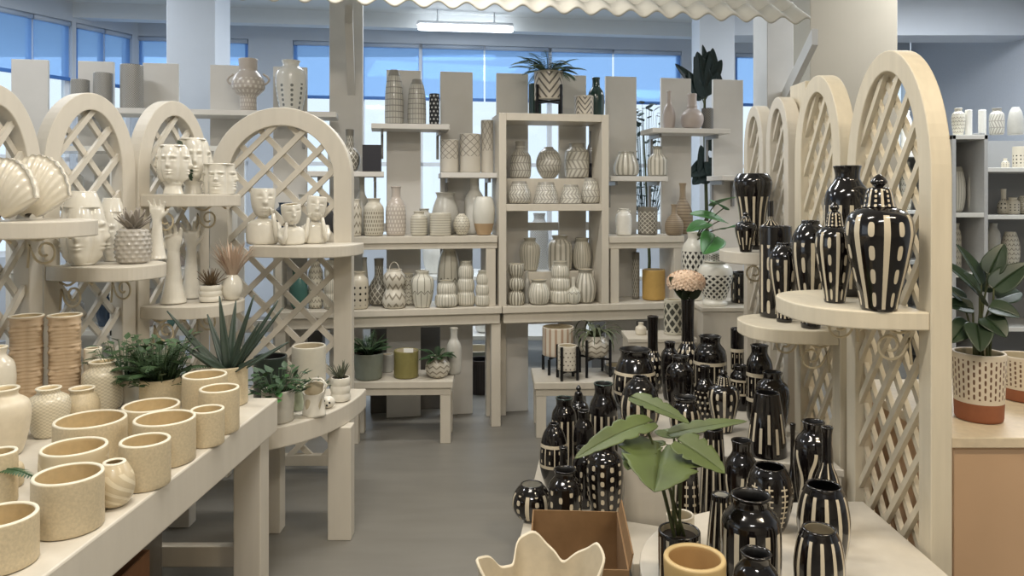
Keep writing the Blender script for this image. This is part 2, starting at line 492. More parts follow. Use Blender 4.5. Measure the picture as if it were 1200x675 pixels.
structure(b.build('wall_right', mat('blue_grey_wall', (206, 211, 219), rough=.85, noise=.03), loc=CR, rz=atan2(RW.y, RW.x)))
# pillars and ceiling beams
structure(MB().box(-3.26, -2.80, 7.0, 7.38, 0, ZC).build('trim_1', WALLB, bevel=.006))
structure(MB().box(2.49, 3.22, 6.2, 6.75, 0, ZC).build('trim_2', WALLW, bevel=.006))
structure(MB().box(2.02, 2.40, 8.0, 8.35, 0, ZC).build('trim_3', WALLB, bevel=.006))
structure(MB().box(-.4, 8, -.16, .0, 3.62, ZC).build('trim_4', CEIL, loc=C0 - Vector((.1, .55, 0)), rz=radians(8)))
structure(MB().box(2.4, 6.0, 8.3, 8.7, 3.35, ZC).build('trim_5', WALLB))
structure(MB().box(-9, 7, -3.2, -3.0, 0, ZC).build('wall_front', WALLW))  # unseen wall added behind the camera to cut the sky fill

# tube light hanging under the ceiling
LY = 8.9
a, c = at(490, 31.5, LY), at(601, 34.5, LY + .25)
tl = empty('tube_light', a)
tag(tl, 'long glowing white tube light under the ceiling', 'ceiling light')
em = bpy.data.materials.new('tube_glow'); em.use_nodes = True
e = em.node_tree.nodes['Principled BSDF']
e.inputs['Emission Color'].default_value = (.92, .97, 1, 1); e.inputs['Emission Strength'].default_value = 9
d = c - a
MB().tube([(0, 0, 0), d * .02, d * .98, d], [.03, .042, .042, .03], 12).build('tube', em, tl)
MB().box(-.02, .02, -.03, .03, .03, .06).tube([(0, 0, .05), tuple(d + Vector((0, 0, .05)))], .03, 8).build('housing', FRAME, tl)
for q in (.2, .8):
    p = d * q
    MB().tube([(p.x, p.y, .05), (p.x, p.y, ZC - a.z)], .008, 6).build('hanger', FRAME, tl)

# ================================================================== BACK DISPLAY (its own yawed frame)
YAW = atan2(.175, 1.0); CY, SY = cos(YAW), sin(YAW)
BO = Vector((0, 5.0, 0))
def bx(px, d=0.0):
    k = (px - 600) / F
    return (5 * k + d * (SY + k * CY)) / (CY - k * SY)
def bw(x, d, z=0.0):              # local (x, d) -> world
    return Vector((x * CY - d * SY, 5.0 + x * SY + d * CY, z))
def bpx(px, d, z=0.0):
    return bw(bx(px, d), d, z)
DS = .34
sw = empty('slat_wall', bw(0, DS), YAW)
tag(sw, 'row of tall pale upright boards standing behind the back shelves', 'board wall')
slats = [(-62, -20), (13, 56), (91, 133), (167, 209), (246, 286), (320, 360), (453, 493), (516, 554), (582, 619), (655, 687), (710, 746), (775, 810), (836, 871)]
for i, (a, c) in enumerate(slats):
    MB().box(bx(a, DS), bx(c, DS), 0, .03, 0, 2.435).build('slat', WOODG, sw, bevel=.003)
r = MB()
r.box(bx(-62, DS), bx(871, DS), .03, .06, .62, .70); r.box(bx(-62, DS), bx(871, DS), .03, .07, 1.30, 1.36)
r.build('back_rail', WOODG, sw)

def display_table(x0, x1, label, legs):
    t = empty('display_table', bw(x0, 0), YAW)
    tag(t, label, 'table', 'long display tables')
    L = x1 - x0
    MB().box(0, L, -.02, .335, .765, .81).build('tabletop', WOOD, t, bevel=.004)
    MB().box(.01, L - .01, .0, .32, .695, .765).build('apron', WOOD, t, bevel=.003)
    for lx, ly in legs:
        MB().box(lx, lx + .065, ly, ly + .065, 0, .695).build('leg', WOOD, t, bevel=.004)
    return t
xl, xm, xr = bx(318), bx(588), bx(802)
display_table(xl, xm - .002, 'long cream table at the back holding ribbed vases, left of the centre legs',
              [(.02, .01), (.02, .25), (xm - xl - .07, .01), (xm - xl - .07, .25)])
display_table(xm + .002, xr, 'long cream table at the back carrying the tall open frame, right of the centre legs',
              [(.005, .25), (xr - xm - .09, .01), (xr - xm - .09, .25)])
# risers
def riser(name, x0, x1, zt, posts, label, zb=.81):
    t = empty(name, bw(x0, 0, zb), YAW)
    tag(t, label, 'shelf')
    MB().box(0, x1 - x0, 0.0, .33, zt - .045 - zb, zt - zb).build('board', WOOD, t, bevel=.003)
    MB().box(0, x1 - x0, .012, .31, zt - .085 - zb, zt - .045 - zb).build('apron', WOOD, t, bevel=.002)
    for a, c in posts:
        MB().box(a, c, .015, .30, 0, zt - .085 - zb).build('side_panel', WOOD, t, bevel=.003)
xa, xb = bx(318), bx(583)
riser('riser_shelf', xa, xb, 1.285, [(.02, .06), (xb - xa - .075, xb - xa - .01)], 'long raised shelf on the back table with patterned grey jars and bottles')
xa, xb = bx(714), bx(802)
riser('riser_shelf', xa, xb, 1.272, [(.015, .075), (xb - xa - .07, xb - xa - .015)], 'short raised shelf on the back table right of the tall open frame')
# tall open frame with two tiers
xa, xb = bx(584.5), bx(713); L = xb - xa
fr = empty('open_frame', bw(xa, 0, .81), YAW)
tag(fr, 'tall cream open box frame with two tiers of herringbone and ribbed vases', 'shelf')
MB().box(0, .05, -.012, .32, 0, 1.30).build('side_panel', WOOD, fr, bevel=.003)
MB().box(L - .05, L, -.012, .32, 0, 1.30).build('side_panel', WOOD, fr, bevel=.003)
MB().box(.05, L - .05, -.01, .32, 1.25, 1.30).build('top_board', WOOD, fr, bevel=.003)
MB().box(.05, L - .05, -.01, .32, .64, .688).build('shelf_board', WOOD, fr, bevel=.003)
MB().box(.052, L - .052, .17, .325, .689, .865).build('step', WOOD, fr, bevel=.003)
MB().box(.052, L - .052, .17, .325, .0, .21).build('step', WOOD, fr, bevel=.003)
# cantilevered wall shelves
def wall_shelf(p0, p1, zt, label, d0=.08, th=.035):
    a, c = bx(p0, d0), bx(p1, d0)
    t = empty('wall_shelf', bw(a, d0, zt), YAW)
    tag(t, label, 'shelf', 'shelves bracketed to the board wall')
    MB().box(0, c - a, 0, DS - d0 - .002, -th, 0).build('board', WOODG, t, bevel=.003)
    for x in (.12 * (c - a), .86 * (c - a)):
        g = MB().prism([(.06, -.03), (DS - d0 - .03, -.03), (DS - d0 - .03, -.19), (DS - d0 - .002, -.19), (DS - d0 - .002, 0), (.06, 0)], x, x + .018, 0,
                       Matrix(((0, 0, 1, 0), (1, 0, 0, 0), (0, 1, 0, -th), (0, 0, 0, 1))))
        g.build('bracket', mat('grey_bracket', (150, 150, 150), rough=.4, metal=.4), t)
wall_shelf(435, 527, 2.035, 'small high wall shelf with two tall ribbed vases')
wall_shelf(517, 583, 1.71, 'wall shelf with three carved square-cut cylinders, left of the open frame')
wall_shelf(360, 450, 1.715, 'wall shelf with a black cube pot beside the left pillar')
wall_shelf(716, 783, 1.692, 'wall shelf with two squat ribbed vases right of the open frame')
wall_shelf(765, 856, 2.036, 'high wall shelf with a pink gourd bottle, right of the open frame')
wall_shelf(846, 880, 1.70, 'empty short wall shelf behind the far right arches')
wall_shelf(60, 394, 2.105, 'long high wall shelf with the amphora and carved cylinders at the left')

# pergola posts and tile awning
AW = mat('awning_tiles', (206, 202, 190), rough=.6, noise=.08, nscale=6)
def post(px0, px1, d, label, brace_dir):
    a, c = bx(px0, d), bx(px1, d)
    t = empty('pergola_post', bw(a, d), YAW)
    tag(t, label, 'post')
    w = c - a
    MB().box(0, w, 0, w, 0, 3.1).build('shaft', WOODG, t, bevel=.005)
    b = MB()
    ring = []
    for x in (0, .05):
        ring.append([Vector((w * .55 + x, 0, 2.26)), Vector((w * .55 + x, 0, 2.38)), Vector((w * .55 + x, -.42, 2.79)), Vector((w * .55 + x, -.42, 2.67))])
    b.ring_strip(ring, smooth=False)
    b.build('brace', WOODG, t)
post(386, 425, .42, 'grey white square post with a diagonal brace left of the awning', 1)
post(899, 930, .52, 'pale square post with a diagonal brace at the awning right end', 1)
aw = empty('tile_awning', bw(0, -.22, 0), YAW)
tag(aw, 'white corrugated tile awning with scalloped edge across the top', 'awning')
x0, x1 = bx(196, -.4), bx(950, -.4)
for k in range(4):
    b = MB(); n = int((x1 - x0) / .016)
    y0, z0 = -.18 + k * .17, 2.71 + k * .115
    rings = []
    for i in range(n + 1):
        x = x0 + (x1 - x0) * i / n
        w = .022 * cos(2 * pi * x / .175) 
        rings.append([Vector((x, y0, z0 + w)), Vector((x, y0, z0 + w + .02)), Vector((x, y0 + .24, z0 + .175 + w)), Vector((x, y0 + .24, z0 + .155 + w))])
    b.ring_strip(rings, smooth=True)
    b.build('tile_row', AW, aw)
MB().box(x0, x1, .12, .20, 2.86, 2.98).build('beam', WOODG, aw)

# ================================================================== BENCHES
def bench(x0, x1, y0, y1, h, label, rz=0.0):
    t = empty('low_bench', (x0, y0, 0), rz)
    tag(t, label, 'bench')
    L, D = x1 - x0, y1 - y0
    MB().box(0, L, 0, D, h - .045, h).build('seat', WOOD, t, bevel=.005)
    MB().box(.012, L - .012, .012, D - .012, h - .09, h - .045).build('apron', WOOD, t, bevel=.003)
    for lx, ly in ((.015, .015), (L - .08, .015), (.015, D - .08), (L - .08, D - .08)):
        MB().box(lx, lx + .065, ly, ly + .065, 0, h - .09).build('leg', WOOD, t, bevel=.004)
bench(-1.04, -.37, 4.62, 4.93, .395, 'low cream bench under the back table with three planters', radians(1.5))
bench(.14, .95, 4.74, 5.15, .36, 'low cream bench under the back table with planters on black stands', radians(1))

# ================================================================== NEAR LEFT TABLE
t = empty('display_table', (-1.4, 2.2, 0))
tag(t, 'near cream table at left covered in speckled cream pots', 'table')
x0, x1, y0, y1 = -.50, .435, -1.25, .75
ro = [(-.46, -1.25), (.39, -1.25), (.47, .75), (-.46, .75)]
MB().prism(ro, .62, .75).build('tabletop', WOOD, t, bevel=.006)
for lx, ly in ((.34, .62), (-.45, .62), (.28, -1.2), (-.45, -1.2)):
    MB().box(lx, lx + .105, ly, ly + .1, 0, .62).build('leg', WOOD, t, bevel=.005)
MB().box(-.35, .34, .66, .70, .12, .20).build('stretcher', WOOD, t, bevel=.004)

# ================================================================== TRELLIS ARCHES
def sup_disc(cx, cy, rx, ry, e, a0, a1, n=36):
    out = []
    for i in range(n + 1):
        a = a0 + (a1 - a0) * i / n
        c, s = cos(a), sin(a)
        out.append((cx + rx * math.copysign(abs(c) ** (2 / e), c), cy + ry * math.copysign(abs(s) ** (2 / e), s)))
    return out

def trellis(label, p0, p1, Ht, side, shelves=(), rw=.075, th=.07, bk=1.1, wood=WOOD, sp=.135, ang=50, strip=.022):
    p0, p1 = Vector((p0[0], p0[1], 0)), Vector((p1[0], p1[1], 0))
    d = p1 - p0; L = d.length
    t = empty('trellis_arch', p0, atan2(d.y, d.x))
    tag(t, label, 'trellis', 'white lattice arches')
    a = L / 2; bb = a * bk; zs = Ht - bb
    ai, bi = a - rw, bb - rw
    out, inn = [(0, 0)], [(rw, 0)]
    for i in range(0, 9): out.append((0, zs * (i + 1) / 9)); inn.append((rw, zs * (i + 1) / 9))
    N = 32
    for i in range(1, N):
        q = pi - pi * i / N
        out.append((a + a * cos(q), zs + bb * sin(q))); inn.append((a + ai * cos(q), zs + bi * sin(q)))
    for i in range(9, -1, -1): out.append((L, zs * i / 9)); inn.append((L - rw, zs * i / 9))
    rings = [[Vector((o[0], -th / 2, o[1])), Vector((o[0], th / 2, o[1])), Vector((n[0], th / 2, n[1])), Vector((n[0], -th / 2, n[1]))] for o, n in zip(out, inn)]
    MB().ring_strip(rings, smooth=False).build('arch_frame', wood, t, bevel=.004)
    MB().box(rw, L - rw, -.02, .02, .06, .12).build('bottom_rail', wood, t, bevel=.003)
    def inside(x, z):
        if z < .1 or x < rw - .012 or x > L - rw + .012: return False
        if z <= zs: return True
        return ((x - a) / (ai + .012)) ** 2 + ((z - zs) / (bi + .012)) ** 2 < 1
    lt = MB()
    for sgn, yo in ((1, -.010), (-1, .010)):
        dx, dz = cos(radians(ang)), sin(radians(ang)) * sgn
        nx, nz = -dz, dx
        K = int((L + Ht) / sp) + 2
        for k in range(-K, K):
            ox, oz = a + nx * sp * (k + .5), Ht * .55 + nz * sp * (k + .5)
            run = None
            ts = [q * .01 for q in range(-260, 261)]
            for q in ts + [99]:
                ok = q < 99 and inside(ox + dx * q, oz + dz * q)
                if ok and run is None: run = q
                if not ok and run is not None:
                    if q == 99: q = 2.6
                    e = q - .01
                    if e - run > .04:
                        c = (run + e) / 2
                        Mx = Matrix.Translation((ox + dx * c, yo, oz + dz * c)) @ Matrix.Rotation(-atan2(dz, dx), 4, 'Y')
                        lt.box(-(e - run) / 2, (e - run) / 2, -.009, .009, -strip / 2, strip / 2, 0, Mx)
                    run = None
    lt.build('lattice', wood, t)
    for (z, cx, rx, ry, e) in shelves:
        # D-shaped board: straight side on the frame, bulging into the aisle
        poly = sup_disc(cx, side * th / 2, rx, ry * side, e, 0, pi)
        if side < 0: poly = poly[::-1]
        o = MB().prism(poly, z - .06, z).build('shelf', wood, t, bevel=.005)
        for bxx in (cx - rx * .7, cx + rx * .6):
            g = MB()
            pts = [(bxx, side * (th / 2 + .012), z - .19), (bxx, side * (th / 2 + .02), z - .10)]
            for i in range(30):
                q = i / 29
                an = 1.1 * pi + q * 2.6 * pi; r = .052 * (1 - .72 * q)
                pts.append((bxx, side * (th / 2 + .085 + r * cos(an)), z - .125 + r * sin(an)))
            g.tube(pts, .005, 6)
            pts = [(bxx, side * (th / 2 + .01), z - .07)] + [(bxx, side * (th / 2 + .01 + q * .02), z - .066 - .018 * sin(q * .75)) for q in range(1, 10)]
            g.tube(pts, .005, 6)
            g.build('scroll_bracket', IRON, t)
    return t

# left: side screens and the facing one
trellis('lattice arch at the far left edge, with the shell shelf', (-1.955, 2.50), (-1.915, 2.98), 1.965, -1, [(1.462, .24, .235, .345, 2.4)], bk=1.5, sp=.115, strip=.024)
trellis('second lattice arch from the left, with the face pot and pineapple shelf', (-1.955, 3.06), (-1.80, 3.50), 2.005, -1, [(1.262, .20, .195, .37, 2.6)], bk=1.5, sp=.115, strip=.024)
trellis('narrow lattice arch turned sideways, with two shelves of faces and hands', (-1.79, 3.50), (-1.66, 4.0), 2.03, -1, [(1.56, .25, .24, .32, 2.4), (1.03, .25, .24, .345, 2.4)], bk=1.45, sp=.115, strip=.024)
dt = trellis('wide lattice arch facing the aisle, behind the white cylinder pot', (-1.664, 4.12), (-.883, 4.12), 2.04, -1, [], bk=1.0, sp=.135, ang=45, strip=.030, rw=.10)
poly = [(.31, -.036), (.31, -.30)] + sup_disc(.58, -.036, .27, .32, 2.6, -pi / 2, 0, 16)
MB().prism(poly, 1.235, 1.295).build('shelf', WOOD, dt, bevel=.005)
# half round low table in front of it
t = empty('half_round_table', (-1.19, 3.67, 0))
tag(t, 'half round cream table with thick edge before the wide lattice arch', 'table')
MB().prism(sup_disc(0, 0, .47, .69, 2.1, -pi, 0), .51, .60).build('tabletop', WOOD, t, bevel=.006)
MB().box(.36, .465, -.33, -.25, 0, .51).build('leg', WOOD, t, bevel=.004)
MB().box(.02, .125, -.26, -.18, 0, .51).build('leg', WOOD, t, bevel=.004)
MB().box(-.42, -.32, -.2, -.12, 0, .51).build('leg', WOOD, t, bevel=.004)
# right: four screens in line
XR = 1.36 + .035
trellis('nearest lattice arch at right, with two ginger jars on its shelf', (XR, 2.41), (XR, 3.02), 2.08, 1, [(1.172, .305, .30, .365, 2.6)], bk=1.55, sp=.098, ang=54, strip=.023, wood=WARMWOOD)
trellis('second lattice arch at right, behind the ginger jar arch', (XR, 3.08), (XR, 3.575), 2.09, 1, [(.99, .245, .24, .335, 2.6)], bk=1.5, sp=.098, ang=54, strip=.023, wood=WARMWOOD)
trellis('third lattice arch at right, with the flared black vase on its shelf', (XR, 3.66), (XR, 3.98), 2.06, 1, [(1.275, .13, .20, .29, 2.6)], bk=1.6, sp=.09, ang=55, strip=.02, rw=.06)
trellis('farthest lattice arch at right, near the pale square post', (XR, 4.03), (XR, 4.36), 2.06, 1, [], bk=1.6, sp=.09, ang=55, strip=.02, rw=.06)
board = MB().box(XR + .05, XR + .09, 3.66, 3.86, 0, 2.12).build('tall_board', WARMWOOD, bevel=.004)
tag(board, 'tall flat topped board between the second and third arches at right', 'board')

# ================================================================== BLACK VASE PLATFORMS
t = empty('low_platform', (.2, 3.6, 0))
tag(t, 'low white floor platform under the dark dotted vases', 'platform')
MB().prism([(-.20, -.75), (.24, -.75), (.30, .7), (-.02, .7)], .06, .12).build('deck', WOOD, t, bevel=.004)
MB().prism([(-.16, -.70), (.20, -.70), (.26, .65), (.02, .65)], 0, .06).build('plinth', WOOD, t)
t = empty('display_block', (.9, 3.6, 0))
tag(t, 'solid cream display block packed with striped black vases beside the right arches', 'block')
blkp = [(-.41, -.30), (.435, -.62), (.435, .78), (-.26, .78)]
MB().prism([(x * .985, y * .985) for x, y in blkp], 0, .42).build('body', WOOD, t, bevel=.004)
MB().prism(blkp, .42, .45).build('top', WOOD, t, bevel=.004)
t = empty('low_platform', (.9, 3.0, 0))
tag(t, 'low white floor platform in front of the cream display block', 'platform')
MB().prism([(-.43, -.11), (.43, -.11), (.43, -.04), (-.42, .28)], .06, .12).build('deck', WOOD, t, bevel=.004)
MB().prism([(-.40, -.09), (.40, -.09), (.40, -.05), (-.40, .24)], 0, .06).build('plinth', WOOD, t)
t = empty('half_round_table', (XR - .047, 2.22, 0))
tag(t, 'half round white low table under the potted monstera and near black vases', 'table')
MB().prism(sup_disc(0, 0, .95, .63, 2.6, pi / 2, 3 * pi / 2), .32, .38).build('tabletop', WOOD, t, bevel=.005)
for lx, ly in ((-.12, -.45), (-.12, .38), (-.72, -.04)):
    MB().box(lx, lx + .08, ly, ly + .08, 0, .32).build('leg', WOOD, t, bevel=.004)
def plinth(x0, x1, y0, y1, h, label, m=WOOD):
    t = empty('plinth', ((x0 + x1) / 2, (y0 + y1) / 2, 0))
    tag(t, label, 'plinth')
    w, d = (x1 - x0) / 2, (y1 - y0) / 2
    MB().box(-w, w, -d, d, 0, h - .025).build('body', m, t, bevel=.004)
    MB().box(-w - .008, w + .008, -d - .008, d + .008, h - .025, h).build('top', WOOD, t, bevel=.004)
plinth(1.14, 1.62, 4.44, 4.86, .885, 'square cream plinth under the pierced ginger jar')
plinth(.70, 1.10, 4.44, 4.70, .70, 'low white plinth behind the dotted black vases')
# counter with the big planter
t = empty('counter', (2.0, 2.9, 0))
tag(t, 'beige boxed counter at the right edge below the big planter', 'counter')
BEIGE = mat('beige_panel', (206, 172, 138), rough=.55, noise=.05, nscale=4)
MB().box(-.50, .7, -.38, .4, 0, .70).build('body', BEIGE, t, bevel=.003)
MB().box(-.515, .71, -.395, .41, .70, .735).build('worktop', mat('counter_top', (222, 206, 178), rough=.5, noise=.08), t, bevel=.003)

# right wall display
def cubby(x0, x1, y0, y1, top, shelves, label, back=True):
    t = empty('shelf_unit', (x0, y0, 0)); tag(t, label, 'shelf')
    L, D = x1 - x0, y1 - y0
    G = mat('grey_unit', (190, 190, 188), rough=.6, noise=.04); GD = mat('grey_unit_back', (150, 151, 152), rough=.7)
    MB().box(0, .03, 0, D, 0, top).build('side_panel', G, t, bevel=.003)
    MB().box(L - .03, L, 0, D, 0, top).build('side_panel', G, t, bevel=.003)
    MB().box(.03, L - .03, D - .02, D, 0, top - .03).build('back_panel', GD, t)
    for z in shelves:
        MB().box(.03 if z < top - .01 else 0, L - .03 if z < top - .01 else L, 0, D - .02, z - .035, z).build('shelf_board', WHITE, t, bevel=.003)
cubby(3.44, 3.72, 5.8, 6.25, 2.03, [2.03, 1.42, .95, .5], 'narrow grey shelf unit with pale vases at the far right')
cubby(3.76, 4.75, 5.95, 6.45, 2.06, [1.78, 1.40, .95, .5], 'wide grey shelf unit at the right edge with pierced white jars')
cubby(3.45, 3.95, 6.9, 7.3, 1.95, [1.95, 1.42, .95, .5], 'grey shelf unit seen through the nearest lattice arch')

# ================================================================== LIGHT
w = bpy.data.worlds.new('overcast_sky'); SC.world = w; w.use_nodes = True
bg = w.node_tree.nodes['Background']
bg.inputs[0].default_value = (.82, .91, 1.0, 1); bg.inputs[1].default_value = 1.25
def area(name, loc, rot, sx, sy, e, c, spread=180):
    l = bpy.data.lights.new(name, 'AREA'); l.shape = 'RECTANGLE'; l.size = sx; l.size_y = sy
    l.energy = e; l.color = c; l.spread = radians(spread)
    o = bpy.data.objects.new(name, l); COL.objects.link(o); o.location = loc; o.rotation_euler = rot
    return o
area('ceiling_lamp', (-.6, 1.6, 3.7), (0, 0, 0), 1.2, .25, 58, (1, .93, .82))
area('ceiling_lamp', (2.0, 1.1, 3.3), (0, 0, 0), 1.2, .25, 52, (1, .84, .62))
area('ceiling_lamp', (-.3, 3.8, 3.7), (0, 0, 0), 1.2, .25, 40, (1, .96, .9))
area('ceiling_lamp', (-3.2, 3.4, 3.7), (0, 0, 0), 1.2, .25, 34, (.95, .97, 1))
area('ceiling_lamp', (-.4, 7.0, 3.72), (0, 0, 0), 2.4, 1.6, 95, (.9, .95, 1))
area('ceiling_lamp', (-4.6, 6.3, 3.72), (0, 0, 0), 2.0, 1.6, 60, (.9, .95, 1))  # unseen lamp, added to lighten the back of the room
area('ceiling_lamp', (0, -1.2, 3.7), (0, 0, 0), 1.2, .25, 70, (1, .97, .93))  # unseen fill lamp, added for frontal light on the back display
area('ceiling_lamp', (4.0, 6.0, 3.72), (0, 0, 0), 1.6, 2.4, 150, (.92, .96, 1))
cam = bpy.data.cameras.new('camera'); co = bpy.data.objects.new('camera', cam); COL.objects.link(co)
co.location = (0, 0, H); co.rotation_euler = (pi / 2, 0, 0)
cam.sensor_fit = 'HORIZONTAL'; cam.sensor_width = 36; cam.lens = F / 1200 * 36
cam.shift_y = -(337.5 - HY) / 1200
cam.clip_start = .05
SC.camera = co
SC.view_settings.view_transform = 'Standard'
SC.view_settings.look = 'None'
SC.view_settings.exposure = 0.0
SC.view_settings.gamma = 1
SC.view_settings.use_curve_mapping = False
# ================================================================== CERAMICS
def vase(name, shape, px, w, top, Y, zs, m, label, cat='vase', group=None, inner=None, rim=None, seg=36, disp=None,
         thick=.008, depth=.8, extra=None, split=None, rot=0.0, h=None, wr=None, X0=None):
    """one ceramic: radius and height come from its apparent size at its own distance Y, foot on height zs"""
    prof = S[shape]
    R = rad_of(w, px, Y)
    X = (px - 600) / F * Y if X0 is None else X0
    if h is None:
        mo = R * prof[-1][0]
        Yt = Y + mo if top > HY else Y - mo
        h = H - (top - HY) / F * Yt - zs
    b = MB().lathe(prof, R, h, seg, disp, thick, depth, split=split, mi=1, mr=2)
    if extra: extra(b, R, h)
    mats = [m, inner or INNER, rim or m] + ([split and wr] if wr else [])
    o = b.build(name, mats, loc=(X, Y, zs + .0015), rz=rot)
    tag(o, label, cat, group)
    o['_h'] = h; o['_r'] = R
    return o

def ears(z0=.55, z1=.72, r0=.9, out=.32, rad=.06):
    def f(b, R, h):
        for s in (1, -1):
            pts = []
            for i in range(9):
                q = i / 8
                pts.append((s * R * (r0 + out * sin(pi * q)), 0, h * (z0 + (z1 - z0) * q)))
            b.tube(pts, R * rad, 7)
    return f

def loop_handle(z0, r=.5, rad=.05, up=.22):
    def f(b, R, h):
        pts = [(R * r * cos(pi * i / 10), 0, h * (z0 + up * sin(pi * i / 10))) for i in range(11)]
        b.tube(pts, R * rad, 7)
    return f

def flutes(n, amp, a=0.0, b=1.0):
    return lambda th, v: amp * (abs(sin(n * th / 2)) - .6) * (1 if a < v < b else 0)

def lumps(n, m, amp):
    return lambda th, v: amp * cos(n * th) * sin(m * pi * v)

def faces(n=4, rows=1, amp=1.0, v0=.12, v1=.95, rot=0.0):
    """n faces round the pot: brow, nose, closed eyes and lips in relief"""
    def g(x, s): return math.exp(-(x / s) ** 2)
    def f(th, v):
        if not v0 < v < v1: return 0
        t = ((v - v0) / (v1 - v0) * rows) % 1.0
        per = 2 * pi / n
        x = ((th - rot + per / 2) % per) - per / 2
        x /= per / 2                                   # -1..1 across a face
        d = -.20 * x * x
        d += .20 * g(x, .13) * (g(t - .47, .06) * 1.0 + g(t - .58, .12) * .75)       # nose
        d += .07 * g(x, .06) * g(t - .72, .1)
        d += .08 * g(abs(x) - .38, .26) * g(t - .72, .035)                          # brow
        d -= .10 * g(abs(x) - .38, .2) * g(t - .635, .035)                           # socket
        d += .05 * g(abs(x) - .38, .16) * g(t - .60, .025)                           # lid
        d += .11 * g(x, .24) * (g(t - .33, .026) + g(t - .265, .03))                 # lips
        d -= .05 * g(x, .24) * g(t - .298, .014)
        d += .09 * g(x, .25) * g(t - .14, .06)                                       # chin
        d += .03 * g(abs(x) - .6, .22) * g(t - .42, .1)                              # cheeks
        return d * amp
    return f

# ------------------------------------------------------------------ glaze patterns
STROKE = (208, 196, 172)
def bk(key, pat, **k): return mat('black_' + key, (17, 13, 13), pat, STROKE, rough=.13, coat=.6, bump=.35, **k)
B_STR = bk('long_strokes', 'uneven', n=14, w=.18)
B_STR8 = bk('wide_strokes', 'stripe', n=12, w=.17, a=.04, b=.70)
B_STRT = bk('full_strokes', 'stripe', n=12, w=.15, a=.04, b=.93)
B_ALT = bk('bars_and_dashes', 'altdash')
B_ALTG = bk('jar_bars_and_dashes', 'altdash', n=14, w=.21, m=4.4, d=.62, a=.02, b=.93)
B_DASH = bk('dashes', 'dash', n=10, w=.17, m=5, d=.5, b=.72)
B_DASHC = bk('cylinder_dashes', 'dash', n=13, w=.12, m=2.6, d=.62, a=.03, b=.93)
B_DOT = bk('dots', 'dots', n=13, m=10, r=.24, b=.55)
B_DOTL = bk('big_dots', 'dash', n=12, m=9, w=.2, d=.55, a=.03, b=.78)
B_WIN = bk('window_band', 'window')
B_WINL = bk('low_window_band', 'window', a=.30, b=.62, n=10)
B_WAVE = bk('wavy_lines', 'wavy')
B_LAD = bk('ladder_marks', 'ladder', n=9, m=11, a=.1, b=.8)
B_SHORT = bk('low_strokes', 'stripe', n=13, w=.17, a=.06, b=.70)

def wp(key, pat, base=(206, 202, 190), mark=(232, 229, 218), bump=.6, **k): return mat('pale_' + key, base, pat, mark, rough=.3, coat=.2, bump=bump, **k)
W_HER = wp('herringbone', 'herring', base=(158, 154, 145), mark=(208, 205, 195))
W_HERL = wp('wide_herringbone', 'herring', n=16, m=4, base=(162, 158, 148), mark=(210, 207, 196))
W_RIB = wp('ribs', 'ribs', base=(168, 164, 150), mark=(214, 210, 197))
W_RIBW = wp('wide_ribs', 'ribs', n=14, w=.3, base=(160, 156, 144), mark=(214, 210, 198))
W_BRK = wp('bricks', 'brick', base=(150, 147, 140), mark=(206, 203, 194))
W_ROW = wp('dash_rows', 'rows', base=(200, 194, 178), mark=(128, 120, 104), bump=-.5)
W_ROWP = wp('pink_dash_rows', 'rows', base=(186, 176, 166), mark=(220, 214, 204), n=20, m=12, b=.62)
W_RING = wp('rings', 'rings', base=(204, 199, 184), mark=(150, 144, 128), bump=-.6)
W_ZIG = wp('zigzags', 'zig', base=(208, 202, 188), mark=(142, 134, 118), bump=-.4)
W_ZIGB = wp('chevrons', 'zig', base=(214, 206, 192), mark=(108, 102, 94), n=4, m=3.4, k=1.7, w=.16)
W_PET = wp('petals', 'petal', base=(214, 211, 198), mark=(140, 136, 122), bump=-.6)
W_SCA = wp('scales', 'scale', base=(212, 207, 192), mark=(130, 124, 108), bump=-.5)
W_LAT = wp('lattice', 'lattice', base=(120, 116, 106), mark=(206, 202, 190))
W_SQ = wp('carved_tiles', 'lattice', base=(196, 190, 178), mark=(140, 134, 124), n=8, m=5, w=.14, a=.42, b=1.0)
W_HOLE = wp('holes', 'holes', base=(208, 200, 182), mark=(40, 36, 30), bump=-.8)
W_PIER = wp('pierced', 'pierce', base=(224, 221, 210), mark=(44, 42, 38), bump=-.9)
W_LEAF = wp('carved_leaves', 'leaf', base=(206, 190, 158), mark=(228, 215, 186), bump=.8)
W_CARV = wp('carved_flowers', 'weave', base=(198, 188, 164), mark=(220, 210, 186), n=22, m=14)
W_GREYCARV = wp('grey_carved', 'weave', base=(128, 126, 122), mark=(186, 184, 178), n=30, m=24)
TANW = mat('tan_woven_glaze', (196, 172, 142), 'rings', (180, 154, 122), rough=.6, bump=-.2, m=26, d=.35)
PINK = mat('pinkish_grey_glaze', (190, 178, 172), rough=.35, coat=.2)
BROWNV = mat('brown_clay', (150, 134, 112), 'rings', (120, 104, 84), rough=.55, m=16, d=.3, a=.0, b=.7)
YELL = mat('mustard_glaze', (196, 160, 92), rough=.4, noise=.06)
OLIVE = mat('olive_glaze', (134, 127, 78), rough=.4, noise=.06)
SAGE = mat('sage_grey_glaze', (128, 134, 122), rough=.5, noise=.05)
DGREEN = mat('dark_green_glass', (42, 66, 62), rough=.15, coat=.5)
DBROWN = mat('dark_brown_ribs', (52, 40, 34), 'ribs', (36, 28, 24), rough=.6, bump=.4, n=30)
TERRA = mat('terracotta', (150, 92, 62), rough=.7, noise=.06)

